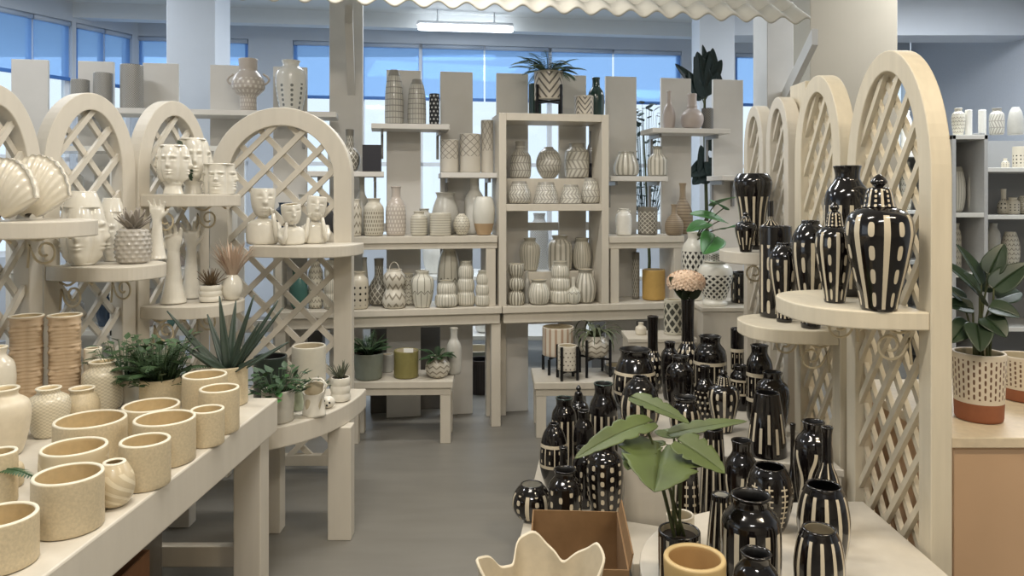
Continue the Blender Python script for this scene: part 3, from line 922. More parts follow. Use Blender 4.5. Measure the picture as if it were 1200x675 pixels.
# ------------------------------------------------------------------ near left table: speckled pots
ZT = .75
def pot(px, w, top, Y, label, shape='cyl', m=None, **k):
    b = k.pop('name', 'ceramic_pot')
    return vase(b, shape, px, w, top, Y * .985, ZT, m or SPECK, label, k.pop('cat', 'pot'), k.pop('group', 'speckled pots on the near table'),
                inner=k.pop('inner', SPECKIN), rim=RIM, seg=56, thick=.009, depth=.92, **k)
pot(0, 96, 589, 1.64, 'speckled cream pot at the bottom left corner, nearest on the table')
pot(80, 88, 543, 1.82, 'large speckled cream cylinder pot beside the round leaf carved vase')
pot(170, 62, 508, 2.09, 'mid sized speckled cream pot near the table edge, behind the carved round vase')
pot(193, 75, 481, 2.28, 'wide speckled cream pot at the middle of the table edge')
pot(177, 70, 467, 2.50, 'shallow looking speckled cream pot mostly hidden behind the middle edge pot')
pot(106, 89, 481, 2.28, 'widest speckled cream pot in the middle row of the near table')
pot(240, 54, 434, 2.70, 'speckled cream pot standing directly before the agave pot')
pot(257, 48, 450, 2.57, 'speckled cream pot at the table edge just behind the smallest one')
pot(243, 41, 475, 2.435, 'small speckled cream pot at the table edge, smallest of the row')
pot(0, 44, 541, 1.97, 'small cream cylinder at the left picture edge behind the corner pot', h=.13)
pot(87, 84, 513, 2.05, 'wide bowl shaped pot with carved leaves, behind the large cylinder pot', 'bowl', W_LEAF)
pot(134, 50, 538, 1.95, 'round cream vase with carved swirling leaves near the table edge', 'globe', W_LEAF, name='ceramic_vase', cat='vase', group='carved cream vases on the near table')
pot(14, 30, 530, 2.08, 'small narrow necked cream bottle at the left picture edge', 'milk', SPECK, name='ceramic_vase', cat='vase', group='carved cream vases on the near table')
TWO = mat('two_tone_cream', (220, 208, 184), 'rings', (206, 184, 148), rough=.4, bump=.1, m=1, d=.4, a=.68, b=1.2, noise=.06)
pot(4, 68, 452, 2.33, 'tall two tone cream vase with a broad tan neck at left', 'shoulder', TWO, name='ceramic_vase', cat='vase', group='carved cream vases on the near table')
pot(57, 54, 452, 2.52, 'tall carved cream vase with a wide mouth, right of the two tone vase', 'shoulder', W_CARV, name='ceramic_vase', cat='vase', group='carved cream vases on the near table')
pot(96, 44, 452, 2.68, 'cream wide mouthed vase tucked behind the tall carved one', 'squat', SPECK, name='ceramic_vase', cat='vase', group='carved cream vases on the near table')
pot(120, 50, 421, 2.84, 'carved cream jar with a narrow neck before the ferns', 'jar', W_CARV, name='ceramic_vase', cat='vase', group='carved cream vases on the near table')
pot(-5, 50, 405, 2.60, 'big smooth cream vase cut by the left picture edge', 'shoulder', CREAM, name='ceramic_vase', cat='vase', group='carved cream vases on the near table')
pot(109, 22, 407, 2.93, 'slim plain cream cup between the tan vases and the carved jar', 'cyl', CREAM, name='ceramic_vase', cat='vase', group='carved cream vases on the near table')
wob = lambda th, v: faces(4, 4, 1.1, .02, .98, pi / 4 + .5)(th, v) + .03
pot(31, 43, 368, 2.84, 'left tan vase of stacked carved faces', 'cyl', TANW, name='face_vase', cat='vase', group='tan stacked face vases', disp=wob)
pot(76, 42, 367, 2.90, 'right tan vase of stacked carved faces, beside the slim cup', 'cyl', TANW, name='face_vase', cat='vase', group='tan stacked face vases', disp=wob)

# ------------------------------------------------------------------ left arches: figures
# shell planters
def fan_shell(px, py0, py1, wpx, Y, zs, rz, label):
    """scallop lying on its edge: ribs run from the hinge to a round lip"""
    hh = (py1 - py0) * Y / F; ww = wpx * Y / F
    b = MB(); nu, nv = 60, 14
    for side in (1, -1):
        base = len(b.v)
        for i in range(nv + 1):
            q = i / nv
            for k in range(nu + 1):
                a = -1.5 + 3.0 * k / nu
                rad = .10 + .90 * q
                wv = cos(k / nu * 2 * pi * 13)
                rib = 1 + .012 * wv
                edge = max(0, cos(a)) ** .5
                bulge = (sin(pi * (q * .92 + .05)) ** .55) * (.25 + .75 * edge)
                y = side * (.010 + ww * .34 * bulge * (1 + .045 * wv * q))
                x = ww * .5 * (rad ** .75) * rib * sin(a) + ww * .10 * rad * rad
                z = hh * (.99 * rad * rib * cos(a * .80))
                b.v.append((x, y, max(z, 0)))
        for i in range(nv):
            for k in range(nu):
                p = base + i * (nu + 1) + k
                q4 = (p, p + 1, p + nu + 2, p + nu + 1)
                b.face(q4 if side < 0 else q4[::-1], 0)
    n1 = (nu + 1) * (nv + 1)
    for k in range(nu):                                # lip joining both halves
        p = nv * (nu + 1) + k
        b.face((p, p + 1, n1 + p + 1, n1 + p), 0)
    for i in range(nv):
        for k in (0, nu):
            p = i * (nu + 1) + k
            b.face((p, p + nu + 1, n1 + p + nu + 1, n1 + p), 0)
    o = b.build('shell_vase', [CREAM, INNER], loc=((px - 600) / F * Y, Y, zs + .002), rz=rz)
    return tag(o, label, 'vase', 'ribbed shell vases')
fan_shell(38, 183, 259, 66, 2.76, 1.462, radians(14), 'large ribbed scallop shell vase on the round shelf at far left')
fan_shell(2, 186, 260, 64, 2.60, 1.462, radians(8), 'smooth backed shell vase cut by the left picture edge')

FG = 'white face pots on the left arches'
vase('face_pot', 'globe', 97, 56, 225, 3.10, 1.262, IVORY, 'large white pot with four closed eyed faces, on the pineapple shelf', 'pot', FG, seg=96, disp=faces(4, 1, 1, .02, .78, .25), depth=.7)
vase('face_pot', 'globe', 131, 36, 233, 3.29, 1.262, IVORY, 'smaller white face pot behind the pineapple', 'pot', FG, seg=80, disp=faces(4, 1, 1, .02, .78, .2), depth=.7)
HEADP = smooth_prof([(.62,0),(.56,.08),(.5,.16),(.62,.24),(.84,.32),(.97,.5),(1,.7),(.98,.85),(.88,.95),(.78,1)])
S['head'] = HEADP
vase('face_pot', 'head', 203, 40, 170, 3.54, 1.56, IVORY, 'white head vase of joined faces, front one on the top shelf', 'vase', FG, seg=96, disp=faces(4, 1, 1.0, .22, .98, .1))
vase('face_pot', 'head', 226, 40, 162, 3.72, 1.56, IVORY, 'white head vase of joined faces, taller, behind the trailing plant', 'vase', FG, seg=96, disp=faces(4, 1, 1.0, .22, .98, .5))
vase('face_pot', 'cyl', 257, 38, 192, 3.68, 1.56, IVORY, 'low white face pot at the right end of the top shelf', 'pot', FG, seg=96, disp=faces(4, 1, 1.0, .02, .98, .15))

# pineapple jar
Y, z0 = 3.19, 1.2635
p = empty('pineapple_jar', ((156 - 600) / F * Y, Y, z0)); tag(p, 'grey ceramic pineapple jar with a spiky crown on the left shelf', 'jar')
R = 19 * Y / F; hb = 40 * Y / F
PIN = mat('pineapple_glaze', (176, 170, 160), rough=.3, coat=.3)
def pin(th, v): 
    a, c = th * 14 / (2 * pi), v * 8
    r = int(math.floor(c)) % 2 * .5
    x, y = ((a + r) % 1) - .5, (c % 1) - .5
    return .09 * max(0, 1 - 2.0 * (abs(x) + abs(y)))
MB().lathe([(x, z) for x, z in smooth_prof([(.72,0),(.9,.08),(1,.3),(1,.6),(.9,.88),(.74,1)], 14)], R, hb, 112, pin, closed=True).build('body', PIN, p)
cr = MB()
for k in range(22):
    a = k * 2.4; tier = k / 22
    L = (.055 + .03 * tier) ; e = radians(25 + 60 * tier)
    pts = [(cos(a) * (.01 + L * q * cos(e)) * (1 + .3 * q), sin(a) * (.01 + L * q * cos(e)) * (1 + .3 * q), hb - .004 + L * q * sin(e) + .015 * q) for q in (0, .3, .6, .85, 1)]
    cr.blade(pts, [.012, .013, .011, .006, .001], (cos(a), sin(a), .3), .3)
cr.build('crown', mat('crown_grey', (150, 142, 132), rough=.4), p, solid=.003)

# hand vases
def hand_vase(px, top, Y, zs, label, flip=1, w=26):
    z = lambda py: H - (py - HY) / F * Y - zs
    h = z(top); R = w / 2 * Y / F
    b = MB()
    ph = h * .36                                   # hand length
    wz = h - ph * 1.0
    b.tube([(0, 0, 0), (0, 0, .004), (0, 0, h * .05), (0, 0, h * .25), (0, 0, wz * .8), (0, 0, wz)],
           [R, R, R * .92, R * .66, R * .52, R * .46], 20)
    pr = R * .62
    rings = []
    for q, sx, sy in ((0, .46, .42), (.25, .62, .40), (.5, .78, .38), (.62, .76, .34), (.7, .5, .2)):
        zz = wz - .004 + ph * .62 * q / .7
        rings.append([Vector((R * sx * cos(2 * pi * k / 18), R * sy * sin(2 * pi * k / 18), zz)) for k in range(18)])
    b.ring_strip(rings)
    for k in range(4):
        x0 = (-.54 + .36 * k) * R
        ln = ph * (.38, .46, .43, .33)[k]
        sp = (k - 1.5) * .10
        b0 = Vector((x0, 0, wz + ph * .50))
        pts = [b0, b0 + Vector((sp * ln, -.02 * ln, ln * .40)), b0 + Vector((sp * ln * 1.8, -.12 * ln, ln * .75)), b0 + Vector((sp * ln * 2.3, -.32 * ln, ln * 1.05))]
        b.tube(pts, [R * .19, R * .18, R * .155, R * .10], 10)
    t0 = Vector((flip * R * .52, -.1 * R, wz + ph * .16))
    b.tube([t0 - Vector((flip * R * .2, 0, .01)), t0, t0 + Vector((flip * R * .5, -.2 * R, ph * .17)), t0 + Vector((flip * R * .72, -.3 * R, ph * .36))],
           [R * .22, R * .22, R * .18, R * .11], 10)
    o = b.build('hand_vase', IVORY, loc=((px - 600) / F * Y, Y, zs + .004), rz=.2 * flip)
    md = o.modifiers.new('fuse', 'REMESH'); md.mode = 'VOXEL'; md.voxel_size = .0042; md.use_smooth_shade = True
    md = o.modifiers.new('soft', 'SMOOTH'); md.iterations = 3
    return tag(o, label, 'vase', 'white hand vases')
hand_vase(184, 233, 3.36, 1.262, 'white hand vase with raised fingers beside the pineapple', 1, 22)
hand_vase(203, 262, 3.60, 1.03, 'white hand vase with a flared wrist on the lower succulent shelf', -1, 30)
hand_vase(224, 258, 3.78, 1.03, 'white hand vase further back on the succulent shelf', 1, 24)

# head planters resting on their arms
def bust(px, w, top, base, Y, label, lean, turn, arms, shoulder=1.0):
    zs = 1.2965
    X = (px - 600) / F * Y
    h = H - (top - HY) / F * Y - zs; R = w / 2 * Y / F
    o = empty('head_planter', (X, Y, zs), turn); tag(o, label, 'planter', 'white head planters')
    b = MB()
    tor = [(.80, 0), (.95, .04), (1.0, .14), (.98, .30), (.88, .40), (.55, .45), (.34, .48), (.31, .56)]
    rings = []
    for r, z in smooth_prof(tor, 3):
        rings.append([Vector((R * shoulder * r * cos(2 * pi * k / 32), R * .62 * r * sin(2 * pi * k / 32), h * z)) for k in range(32)])
    b.ring_strip(rings)
    hr = R * .74; hc = h * .50
    fd = faces(1, 1, .42, .05, 1.3, 0)
    prof = smooth_prof([(.3, 0), (.62, .08), (.86, .3), (.98, .6), (1, .85), (.97, 1)], 6)
    hb = MB()
    def face1(th, v):
        x = ((th + pi) % (2 * pi)) - pi
        if abs(x) > 1.4: return 0
        g = lambda q, s: math.exp(-(q / s) ** 2)
        t = v
        d = .30 * g(x, .16) * (g(t - .5, .09) + .6 * g(t - .68, .16))
        d += .12 * g(x, .3) * (g(t - .30, .045) + g(t - .22, .05))
        d -= .10 * g(abs(x) - .45, .25) * g(t - .72, .07)
        d += .08 * g(abs(x) - .45, .2) * g(t - .67, .035)
        d += .10 * g(x, .3) * g(t - .06, .08)
        return d
    hb.lathe(prof, hr, h * .51, 72, face1, .007, .55)
    hd = hb.build('head', [IVORY, INNER, IVORY], o, loc=(0, -R * .12, hc))
    hd.rotation_euler = (lean[0], lean[1], 0)
    b.build('torso', IVORY, o)
    for s in arms:
        a = MB()
        ex, ey = s * R * .72, -R * .72
        a.tube([(s * R * .86, 0, h * .36), (s * R * .95, -R * .35, h * .22), (ex, ey, h * .09), (ex * .92, ey - R * .05, h * .22), (s * R * .55, -R * .55, h * .46), (s * R * .50, -R * .50, h * .56)],
               [R * .20, R * .20, R * .19, R * .17, R * .14, R * .12], 12)
        for k in range(4):
            f0 = Vector((s * R * (.50 - .05 * k), -R * (.42 + .08 * k), h * .56))
            a.tube([f0, f0 + Vector((s * R * .02, -R * .02, h * .07)), f0 + Vector((-s * R * .06, R * .02, h * .125))], [R * .055, R * .05, R * .035], 7)
        a.build('arm', IVORY, o)
    return o
bust(308, 38, 222, 283, 3.93, 'white head planter of a woman with arms folded behind, leftmost of three', (.0, .0), .5, (1,))
bust(342, 31, 240, 287, 3.90, 'short white head planter leaning its cheek on one arm, middle of three', (.1, -.1), .55, (-1,), 1.0)
bust(369, 31, 231, 285, 4.00, 'white head planter propped on both hands, rightmost of three', (.05, .1), .35, (-1, 1), .95)

# top of the left board wall
ZS = 2.105
def tp(px, d): p = bpx(px, d); return p.x, p.y
def topv(shape, px, w, top, d, m, label, **k):
    x, y = tp(px, d)
    return vase('ceramic_vase', shape, px, w, top, y, k.pop('zs', ZS), m, label, group=k.pop('group', None), X0=x, **k)
o = topv('amphora', 291, 40, 68, .2, W_ROWP, 'grey two handled ribbed amphora on the high left shelf', extra=ears(.5, .72, .92, .38, .07))
topv('shoulder', 341, 37, 70, .22, mat('grey_sprigs', (222, 220, 212), 'ovals', (120, 122, 118), rough=.25, coat=.3, n=9, m=11, w=.14, d=.6, a=.05, b=.55), 'white vase with grey sprigs on the high left shelf beside the pillar', disp=None)
topv('cyl', 154.5, 28, 75, .2, W_GREYCARV, 'tallest grey carved cylinder on the high left shelf')
topv('cyl', 121, 24, 85, .2, W_GREYCARV, 'medium grey carved cylinder on the high left shelf')
topv('cyl', 94, 23, 93, .2, W_GREYCARV, 'shortest grey carved cylinder on the high left shelf')
# ================================================================== BACK DISPLAY CERAMICS
def bv(shape, px, w, top, zs, d, m, label, group, name='ceramic_vase', cat='vase', **k):
    p = bpx(px, d)
    k.setdefault('seg', 32)
    return vase(name, shape, px, w, top, p.y, zs, m, label, cat, group, X0=p.x, **k)
Z1 = 1.287
G1 = 'grey vases on the long raised shelf'
bv('jar', 438, 24, 233, Z1, .12, W_ROW, 'grey jar with rows of small dashes, left on the long raised shelf', G1)
bv('milk', 464, 24, 219, Z1, .12, W_ROWP, 'tall grey bottle with pinkish neck and dash rows on the long raised shelf', G1)
bv('jar', 417, 14, 234, Z1, .10, W_ZIG, 'pale zigzag jar half hidden behind the wide arch post on the long raised shelf', G1)
bv('bottle', 424, 22, 205, Z1, .26, GREYV, 'grey long necked bottle at the back of the long raised shelf', G1)
bv('jar', 491, 20, 248, Z1, .10, W_RING, 'small ringed jar, left of the two low jars on the long raised shelf', G1)
bv('cyl', 516, 25, 250, Z1, .08, W_RING, 'low cream cylinder jar with rings on the long raised shelf', G1)
bv('egg', 541, 20, 251, Z1, .10, W_SCA, 'small round scalloped vase on the long raised shelf', G1)
bv('squat', 522, 32, 226, Z1, .235, GREYV, 'wide shouldered plain grey vase behind the small jars', G1)
bv('jar', 497, 18, 245, Z1, .21, GREYV, 'plain grey jar tucked behind the small ringed jar', G1)
bv('milk', 556, 24, 207, Z1, .26, WHITE, 'tall white bottle at the back of the long raised shelf', G1)
TANB = mat('white_dipped_tan', (216, 214, 204), 'rings', (178, 152, 120), rough=.35, m=1, d=.30, a=-.1, b=.3)
bv('barrel', 567, 26, 231, Z1, .10, TANB, 'white vase with a tan dipped foot at the right end of the long raised shelf', G1)
G2 = 'carved grey cylinders on the wall shelf'
bv('cyl', 526.5, 22, 164, 1.712, .2, W_SQ, 'shortest carved grey cylinder, left of three on the wall shelf', G2)
bv('cyl', 551, 25, 157, 1.712, .2, W_SQ, 'middle carved grey cylinder of three on the wall shelf', G2)
bv('cyl', 571, 15, 141, 1.712, .2, W_SQ, 'tallest carved grey cylinder beside the open frame', G2)
G3 = 'tall ribbed grey vases on the high shelf'
bv('bullet', 462, 22, 82, 2.037, .2, W_BRK, 'taller ribbed grey vase on the small high shelf', G3)
bv('bullet', 488.5, 22, 93, 2.037, .2, W_BRK, 'shorter ribbed grey vase on the small high shelf', G3)
bv('cyl', 509, 12, 110, 2.037, .2, mat('black_white_beads', (40, 42, 46), 'dots', (210, 212, 212), rough=.3, n=8, m=8, b=1), 'small black and white dotted cup on the small high shelf', None)
blk = empty('cube_pot', bpx(436, .14, 1.716), YAW); tag(blk, 'black square cube pot on the wall shelf by the pillar', 'pot')
w_ = 11 * 4.9 / F
q = MB()
for a in ((-w_, w_, -w_, -w_ + .01), (-w_, w_, w_ - .01, w_), (-w_, -w_ + .01, -w_ + .01, w_ - .01), (w_ - .01, w_, -w_ + .01, w_ - .01)):
    q.box(a[0], a[1], a[2], a[3], 0, .175)
q.box(-w_ + .01, w_ - .01, -w_ + .01, w_ - .01, 0, .012)
q.build('body', mat('matt_black', (34, 34, 42), rough=.5), blk)
bv('neckball', 410, 24, 152, 1.716, .18, W_LAT, 'grey lattice bottle on the wall shelf by the pillar', None)
bv('cyl', 391, 14, 156, 1.716, .18, GREYV, 'plain grey cup on the wall shelf by the pillar', None)

# open frame, herringbone tiers
ZF, ZSTEP, ZB, ZBS = 1.499, 1.676, .811, 1.021
G4 = 'herringbone vases on the frame step'
bv('milk', 610, 25, 166, ZSTEP, .245, W_HER, 'herringbone bottle vase with a narrow neck, left on the frame step', G4)
bv('egg', 643, 30, 173, ZSTEP, .245, W_HER, 'round shouldered herringbone vase, middle of the frame step', G4, thick=.02)
bv('jar', 676, 29, 168, ZSTEP, .245, W_HERL, 'large herringbone jar with a low neck, right on the frame step', G4)
bo = empty('glass_bottle', bpx(693, .27, ZSTEP + .0015), 0); tag(bo, 'clear bottle with a black base beside the herringbone jar', 'bottle')
Rb = 5.5 * 5.3 / F
MB().lathe(S['milk'], Rb, .34, 24).build('body', mat('smoky_glass', (150, 150, 150), rough=.08, coat=.6, spec=.6), bo)
MB().lathe([(1.02, 0), (1.03, .5), (1.03, 1)], Rb, .11, 24, closed=True).build('base_band', mat('matt_black', (34, 34, 42)), bo)
G5 = 'squat herringbone vases on the front tier'
bv('dome', 608.5, 28, 213, ZF, .08, W_HER, 'squat herringbone vase, first from the left on the front tier', G5)
bv('tapered', 640, 30, 214, ZF, .08, W_HER, 'flared herringbone vase, second from the left on the front tier', G5)
bv('tapered', 669, 27, 217, ZF, .08, W_HERL, 'smaller flared herringbone vase, third on the front tier', G5)
bv('dome', 692, 22, 209, ZF, .08, W_HERL, 'tall squat herringbone vase, rightmost on the front tier', G5)
G6 = 'ribbed vases in the frame bottom'
bv('shoulder', 621, 25, 279, ZBS, .245, W_RIB, 'ribbed jar with a dark lip, back left in the frame bottom', G6)
bv('jar', 656, 29, 276, ZBS, .245, W_RIBW, 'tall ribbed jar, back middle in the frame bottom', G6)
bv('squat', 682, 23, 279, ZBS, .245, W_RIB, 'ribbed wide necked vase, back right in the frame bottom', G6)
bv('knotthree', 605, 20, 309, ZB, .06, mat('bold_ribs', (204, 200, 186), 'ribs', (122, 116, 104), rough=.3, bump=-.5, n=16, w=.2, a=0, b=1), 'triple bulge vase with bold dark ribs at the frame foot', G6, disp=flutes(16, .06))
bv('squat', 631.5, 26, 327, ZB, .05, W_RIB, 'low round ribbed vase in the front of the frame bottom', G6)
bv('stackthree', 656.5, 27, 306, ZB, .075, W_RIB, 'stacked ribbed vase in the middle of the frame bottom', G6)
bv('flower', 672, 18, 325, ZB, .03, W_PET, 'small pear shaped vase before the stacked ribbed one', G6, disp=None, thick=.004)
bv('squat', 686, 25, 315, ZB, .07, W_RIBW, 'round wide lipped vase, front right in the frame bottom', G6)
bv('milk', 617.5, 8, 318, ZB, .13, GREYV, 'slim grey bottle between the bold ribbed vase and the low round one', G6)

# frame top
ZFT = 2.112
bv('cyl', 684.5, 22, 112, ZFT, .08, W_ZIGB, 'small chevron pot on top of the open frame', 'chevron pots on the frame top', 'ceramic_pot', 'pot')
bv('milk', 698.5, 19, 91, ZFT, .2, DGREEN, 'dark green glass bottle on top of the open frame', None, 'glass_bottle', 'bottle')
bv('cyl', 627, 15, 98, ZFT, .25, DGREEN, 'dark green canister behind the fern stand', None, 'canister', 'canister')

# lower left bay, on the table
G7 = 'pale vases on the left back table'
bv('jar', 421, 22, 318, ZB, .06, W_HOLE, 'cream jar pierced with small round holes beside the wide arch post', G7)
bv('cone', 427, 14, 302, ZB, .2, GREYV, 'pointed grey vase behind the jar with holes', G7)
bv('gourd', 444, 26, 303, ZB, .2, W_LAT, 'slanting grey patterned bottle behind the zigzag jug', G7)
bv('hourglass', 462, 28, 315, ZB, .06, W_ZIG, 'cream jug with zigzag bands and a top handle', G7, 'ceramic_jug', 'jug', extra=loop_handle(.95, .42, .045, .24))
bv('jar', 478, 22, 320, ZB, .2, W_SCA, 'cream scaled jar behind the zigzag jug', G7)
bv('shoulder', 495, 27, 317, ZB, .06, W_PET, 'white lobed vase outlined in petals on the left back table', G7, disp=flutes(10, .05))
bv('bullet', 526, 28, 291, ZB, .2, W_PET, 'tallest petal carved vase on the left back table', G7, disp=flutes(10, .03))
bv('stacktwo', 523, 27, 328, ZB, .05, W_RIB, 'low two tier ribbed vase before the tallest petal vase', G7)
bv('stackthree', 546, 22, 306, ZB, .08, W_RIB, 'three tier ribbed vase, taller of the two stacked ones on the left back table', G7)
bv('stackthree', 566, 19, 317, ZB, .05, W_RIB, 'three tier ribbed vase, shorter, next to the frame leg', G7)

# right bay
G8 = 'pale vases right of the open frame'
bv('dome', 734, 30, 178, 1.694, .2, W_RIBW, 'squat ribbed vase, left on the wall shelf right of the frame', G8)
bv('milk', 770.5, 24, 172, 1.694, .2, W_RIBW, 'ribbed bottle with a short neck, right on the wall shelf', G8)
bv('bottle', 784, 15, 107, 2.038, .2, PINK, 'slim pinkish bottle on the high right wall shelf', G8)
bv('neckball', 811, 27, 110, 2.038, .16, PINK, 'pinkish gourd bottle on the high right wall shelf', G8)
bv('cyl', 829, 14, 127, 2.038, .22, mat('black_swirl', (52, 52, 54), 'weave', (150, 148, 142), rough=.4, n=14, m=9), 'dark patterned cup on the high right wall shelf', G8)
bv('jar', 731, 19, 245, 1.274, .1, WHITE, 'plain white bottle with small ears on the short raised shelf', G8, extra=ears(.82, .96, .5, .28, .08))
bv('cyl', 759, 23, 243, 1.274, .2, W_LAT, 'grey lattice patterned cylinder on the short raised shelf', G8)
bv('bottle', 790, 22, 240, 1.274, .07, BROWNV, 'brown and cream banded bottle at the end of the short raised shelf', G8)
bv('bottle', 800, 24, 215, 1.274, .2, BROWNV, 'tall brown banded bottle behind the shorter one', G8)
bv('cyl', 766, 27, 315, .812, .14, YELL, 'mustard yellow jar in the bay under the short raised shelf', None, 'ceramic_pot', 'pot')
bv('cyl', 745, 9, 296, .812, .2, W_LAT, 'thin speckled grey vase beside the mustard jar', None)

# ================================================================== BLACK VASES
GB = 'black and cream painted vases'
def bl(shape, px, w, top, Y, zs, m, label, **k):
    k.setdefault('inner', BLACKIN)
    return vase(k.pop('name', 'black_vase'), shape, px, w, top, Y, zs, m, label, k.pop('cat', 'vase'), k.pop('group', GB), rim=k.pop('rim', BLACK), **k)
def ginger(px, w, top, Y, zs, m, label, knob=BLACK, cut=.76):
    """lidded jar: body, lid and knob"""
    R = rad_of(w, px, Y); h = H - (top - HY) / F * Y - zs
    o = empty('ginger_jar', ((px - 600) / F * Y, Y, zs + .0015)); tag(o, label, 'jar', 'black lidded jars')
    bodyp = smooth_prof([(.52,0),(.55,.03),(.6,.12),(.82,.42),(.98,.68),(1,.80),(.90,.92),(.62,.985),(.46,1)])
    MB().lathe(bodyp, R, h * cut, 48, closed=True).build('body', m, o)
    lid = smooth_prof([(.48,0),(.50,.05),(.46,.10),(.40,.6),(.34,.9),(.26,1)])
    l = MB().lathe(lid, R, h * .15, 40, closed=True).build('lid', m, o, loc=(0, 0, h * cut))
    MB().lathe(smooth_prof([(.12,0),(.14,.1),(.24,.35),(.23,.55),(.12,.85),(.03,1)]), R, h * .10, 20, closed=True).build('knob', knob, l, loc=(0, 0, h * .148))
    return o
# floor platform
Z0 = .12
o = bl('globe', 623, 46, 563, 3.30, Z0, B_ALT, 'low round black vase with a white inside on the platform edge', inner=WHITE, name='black_bowl', cat='bowl')
bl('jar', 662, 40, 546, 3.16, Z0, B_DASH, 'black vase with short dashes and a neck, behind the cardboard box')
bl('shoulder', 709, 44, 513, 3.24, Z0, B_DOTL, 'tall black vase with big cream spots beside the cream table leg')
bl('bottle', 660, 27, 523, 3.40, Z0, B_DASH, 'slim black vase with dashes behind the short dashed one')
bl('jar', 684, 27, 522, 3.43, Z0, B_DASH, 'slim black vase with a plain neck between spotted ones')
bl('egg', 649, 34, 495, 3.64, Z0, B_WIN, 'black egg vase with a white window band at the platform side')
bl('jar', 661, 30, 464, 3.93, Z0, B_SHORT, 'black jar with a greenish rim and short strokes below the bench', rim=DGREEN)
ginger(678, 25, 452, 4.15, Z0, BLACK, 'plain black lidded jar in the back row of the platform')
bl('jar', 707, 34, 447, 3.72, Z0, B_SHORT, 'black jar with strokes behind the monstera leaf', rim=DGREEN)
bl('shoulder', 684, 25, 480, 3.62, Z0, BLACK, 'plain glossy black vase in the middle of the platform')
# stepped table
ZT2 = .45
bl('egg', 750, 47, 440, 3.42, ZT2, B_STR8, 'egg shaped black vase with long cream strokes at the table edge')
bl('squat', 744, 52, 406, 3.86, ZT2, B_WINL, 'wide black vase with a broad white window band')
bl('widebottle', 765, 26, 370, 4.18, ZT2, B_DOT, 'black bottle with fine white dots and a long neck')
bl('widebottle', 806, 32, 350, 4.18, ZT2, B_DOT, 'black dotted bottle that holds the peach flower')
bl('shoulder', 785, 22, 400, 4.02, ZT2, BLACK, 'plain black vase between the two dotted bottles')
bl('jar', 832, 40, 392, 3.93, ZT2, B_WINL, 'black jar with a window band below the peach flower')
bl('shoulder', 797, 34, 416, 3.77, ZT2, BLACK, 'plain glossy black vase right of the wide window band vase')
bl('milk', 826, 24, 428, 3.66, ZT2, B_DOT, 'small black dotted bottle in the middle of the table')
ginger(848, 38, 434, 3.47, ZT2, B_ALTG, 'lidded black jar with bars and dashes in the middle of the table')
bl('jar', 868, 26, 427, 3.84, ZT2, B_WIN, 'black jar with a window band behind the lidded jar')
bl('jar', 890, 32, 403, 3.64, ZT2, B_WINL, 'black jar with a window band under the arch shelf')
bl('cyl', 864, 16, 384, 4.08, ZT2, B_WIN, 'thin tall black cylinder with a window band by the plinth')
bl('shoulder', 905, 41, 434, 3.41, ZT2, BLACK, 'plain tall black vase with a wide neck next to the lattice')
bl('tapered', 899, 48, 457, 3.17, ZT2, B_STR, 'tall black barrel vase with long uneven strokes')
bl('squat', 803, 38, 462, 3.44, ZT2, B_STR8, 'round black vase with strokes behind the monstera leaves')
bl('tapered', 836, 37, 500, 3.06, Z0, B_STRT, 'straight black vase with full strokes right of the monstera')
bl('shoulder', 869, 42, 513, 2.96, Z0, B_WAVE, 'black vase with wavy cream lines and a short neck, left of the ladder vase')
bl('bottle', 929, 19, 496, 2.93, Z0, BLACK, 'slim plain black bottle beside the wavy lined vase')
bl('tapered', 806, 34, 535, 2.97, Z0, B_LAD, 'black vase with ladder marks behind the monstera stems')
# near half round table
ZH = .38
bl('barrel', 902, 56, 541, 2.62, ZH, B_LAD, 'wide mouthed black vase with ladder marks')
bl('shoulder', 953, 47, 491, 2.70, ZH, B_WAVE, 'tall black vase with looping wavy lines beside the lattice')
bl('bottle', 969, 40, 499, 2.50, ZH, B_STR, 'black bottle with a long neck between the wavy vase and the lattice')
bl('barrel', 965, 64, 562, 2.29, ZH, B_STRT, 'large black barrel vase with cream strokes, nearest the lattice')
bl('barrel', 960, 62, 612, 2.04, ZH, B_STRT, 'black barrel vase with a cream inside at the bottom edge', inner=INNER)
bl('jar', 880, 72, 572, 2.18, ZH, B_STR8, 'large black jar with a plain shoulder and cream strokes at the front')
bl('jar', 886, 56, 640, 1.95, ZH, BLACK, 'small plain black jar at the bottom edge of the picture')
bl('tapered', 845, 36, 576, 2.36, ZH, B_STRT, 'black cup vase with a white inside behind the large front jar', inner=WHITE)
vase('ceramic_pot', 'pot', 814, 74, 638, 1.93, ZH, mat('tan_rim_pot', (160, 154, 142), 'rings', (196, 168, 116), rough=.45, m=1, d=2, a=.72, b=1.2), 'tan rimmed pot at the bottom edge before the monstera', 'pot', None, inner=mat('tan_inside', (184, 148, 98), rough=.5), rim=mat('tan_lip', (206, 180, 130), rough=.4), thick=.014, seg=48)
vase('ceramic_bowl', 'bowl', 797, 34, 597, 2.52, ZH, CREAM, 'small cream bowl behind the monstera pot', 'bowl', None)

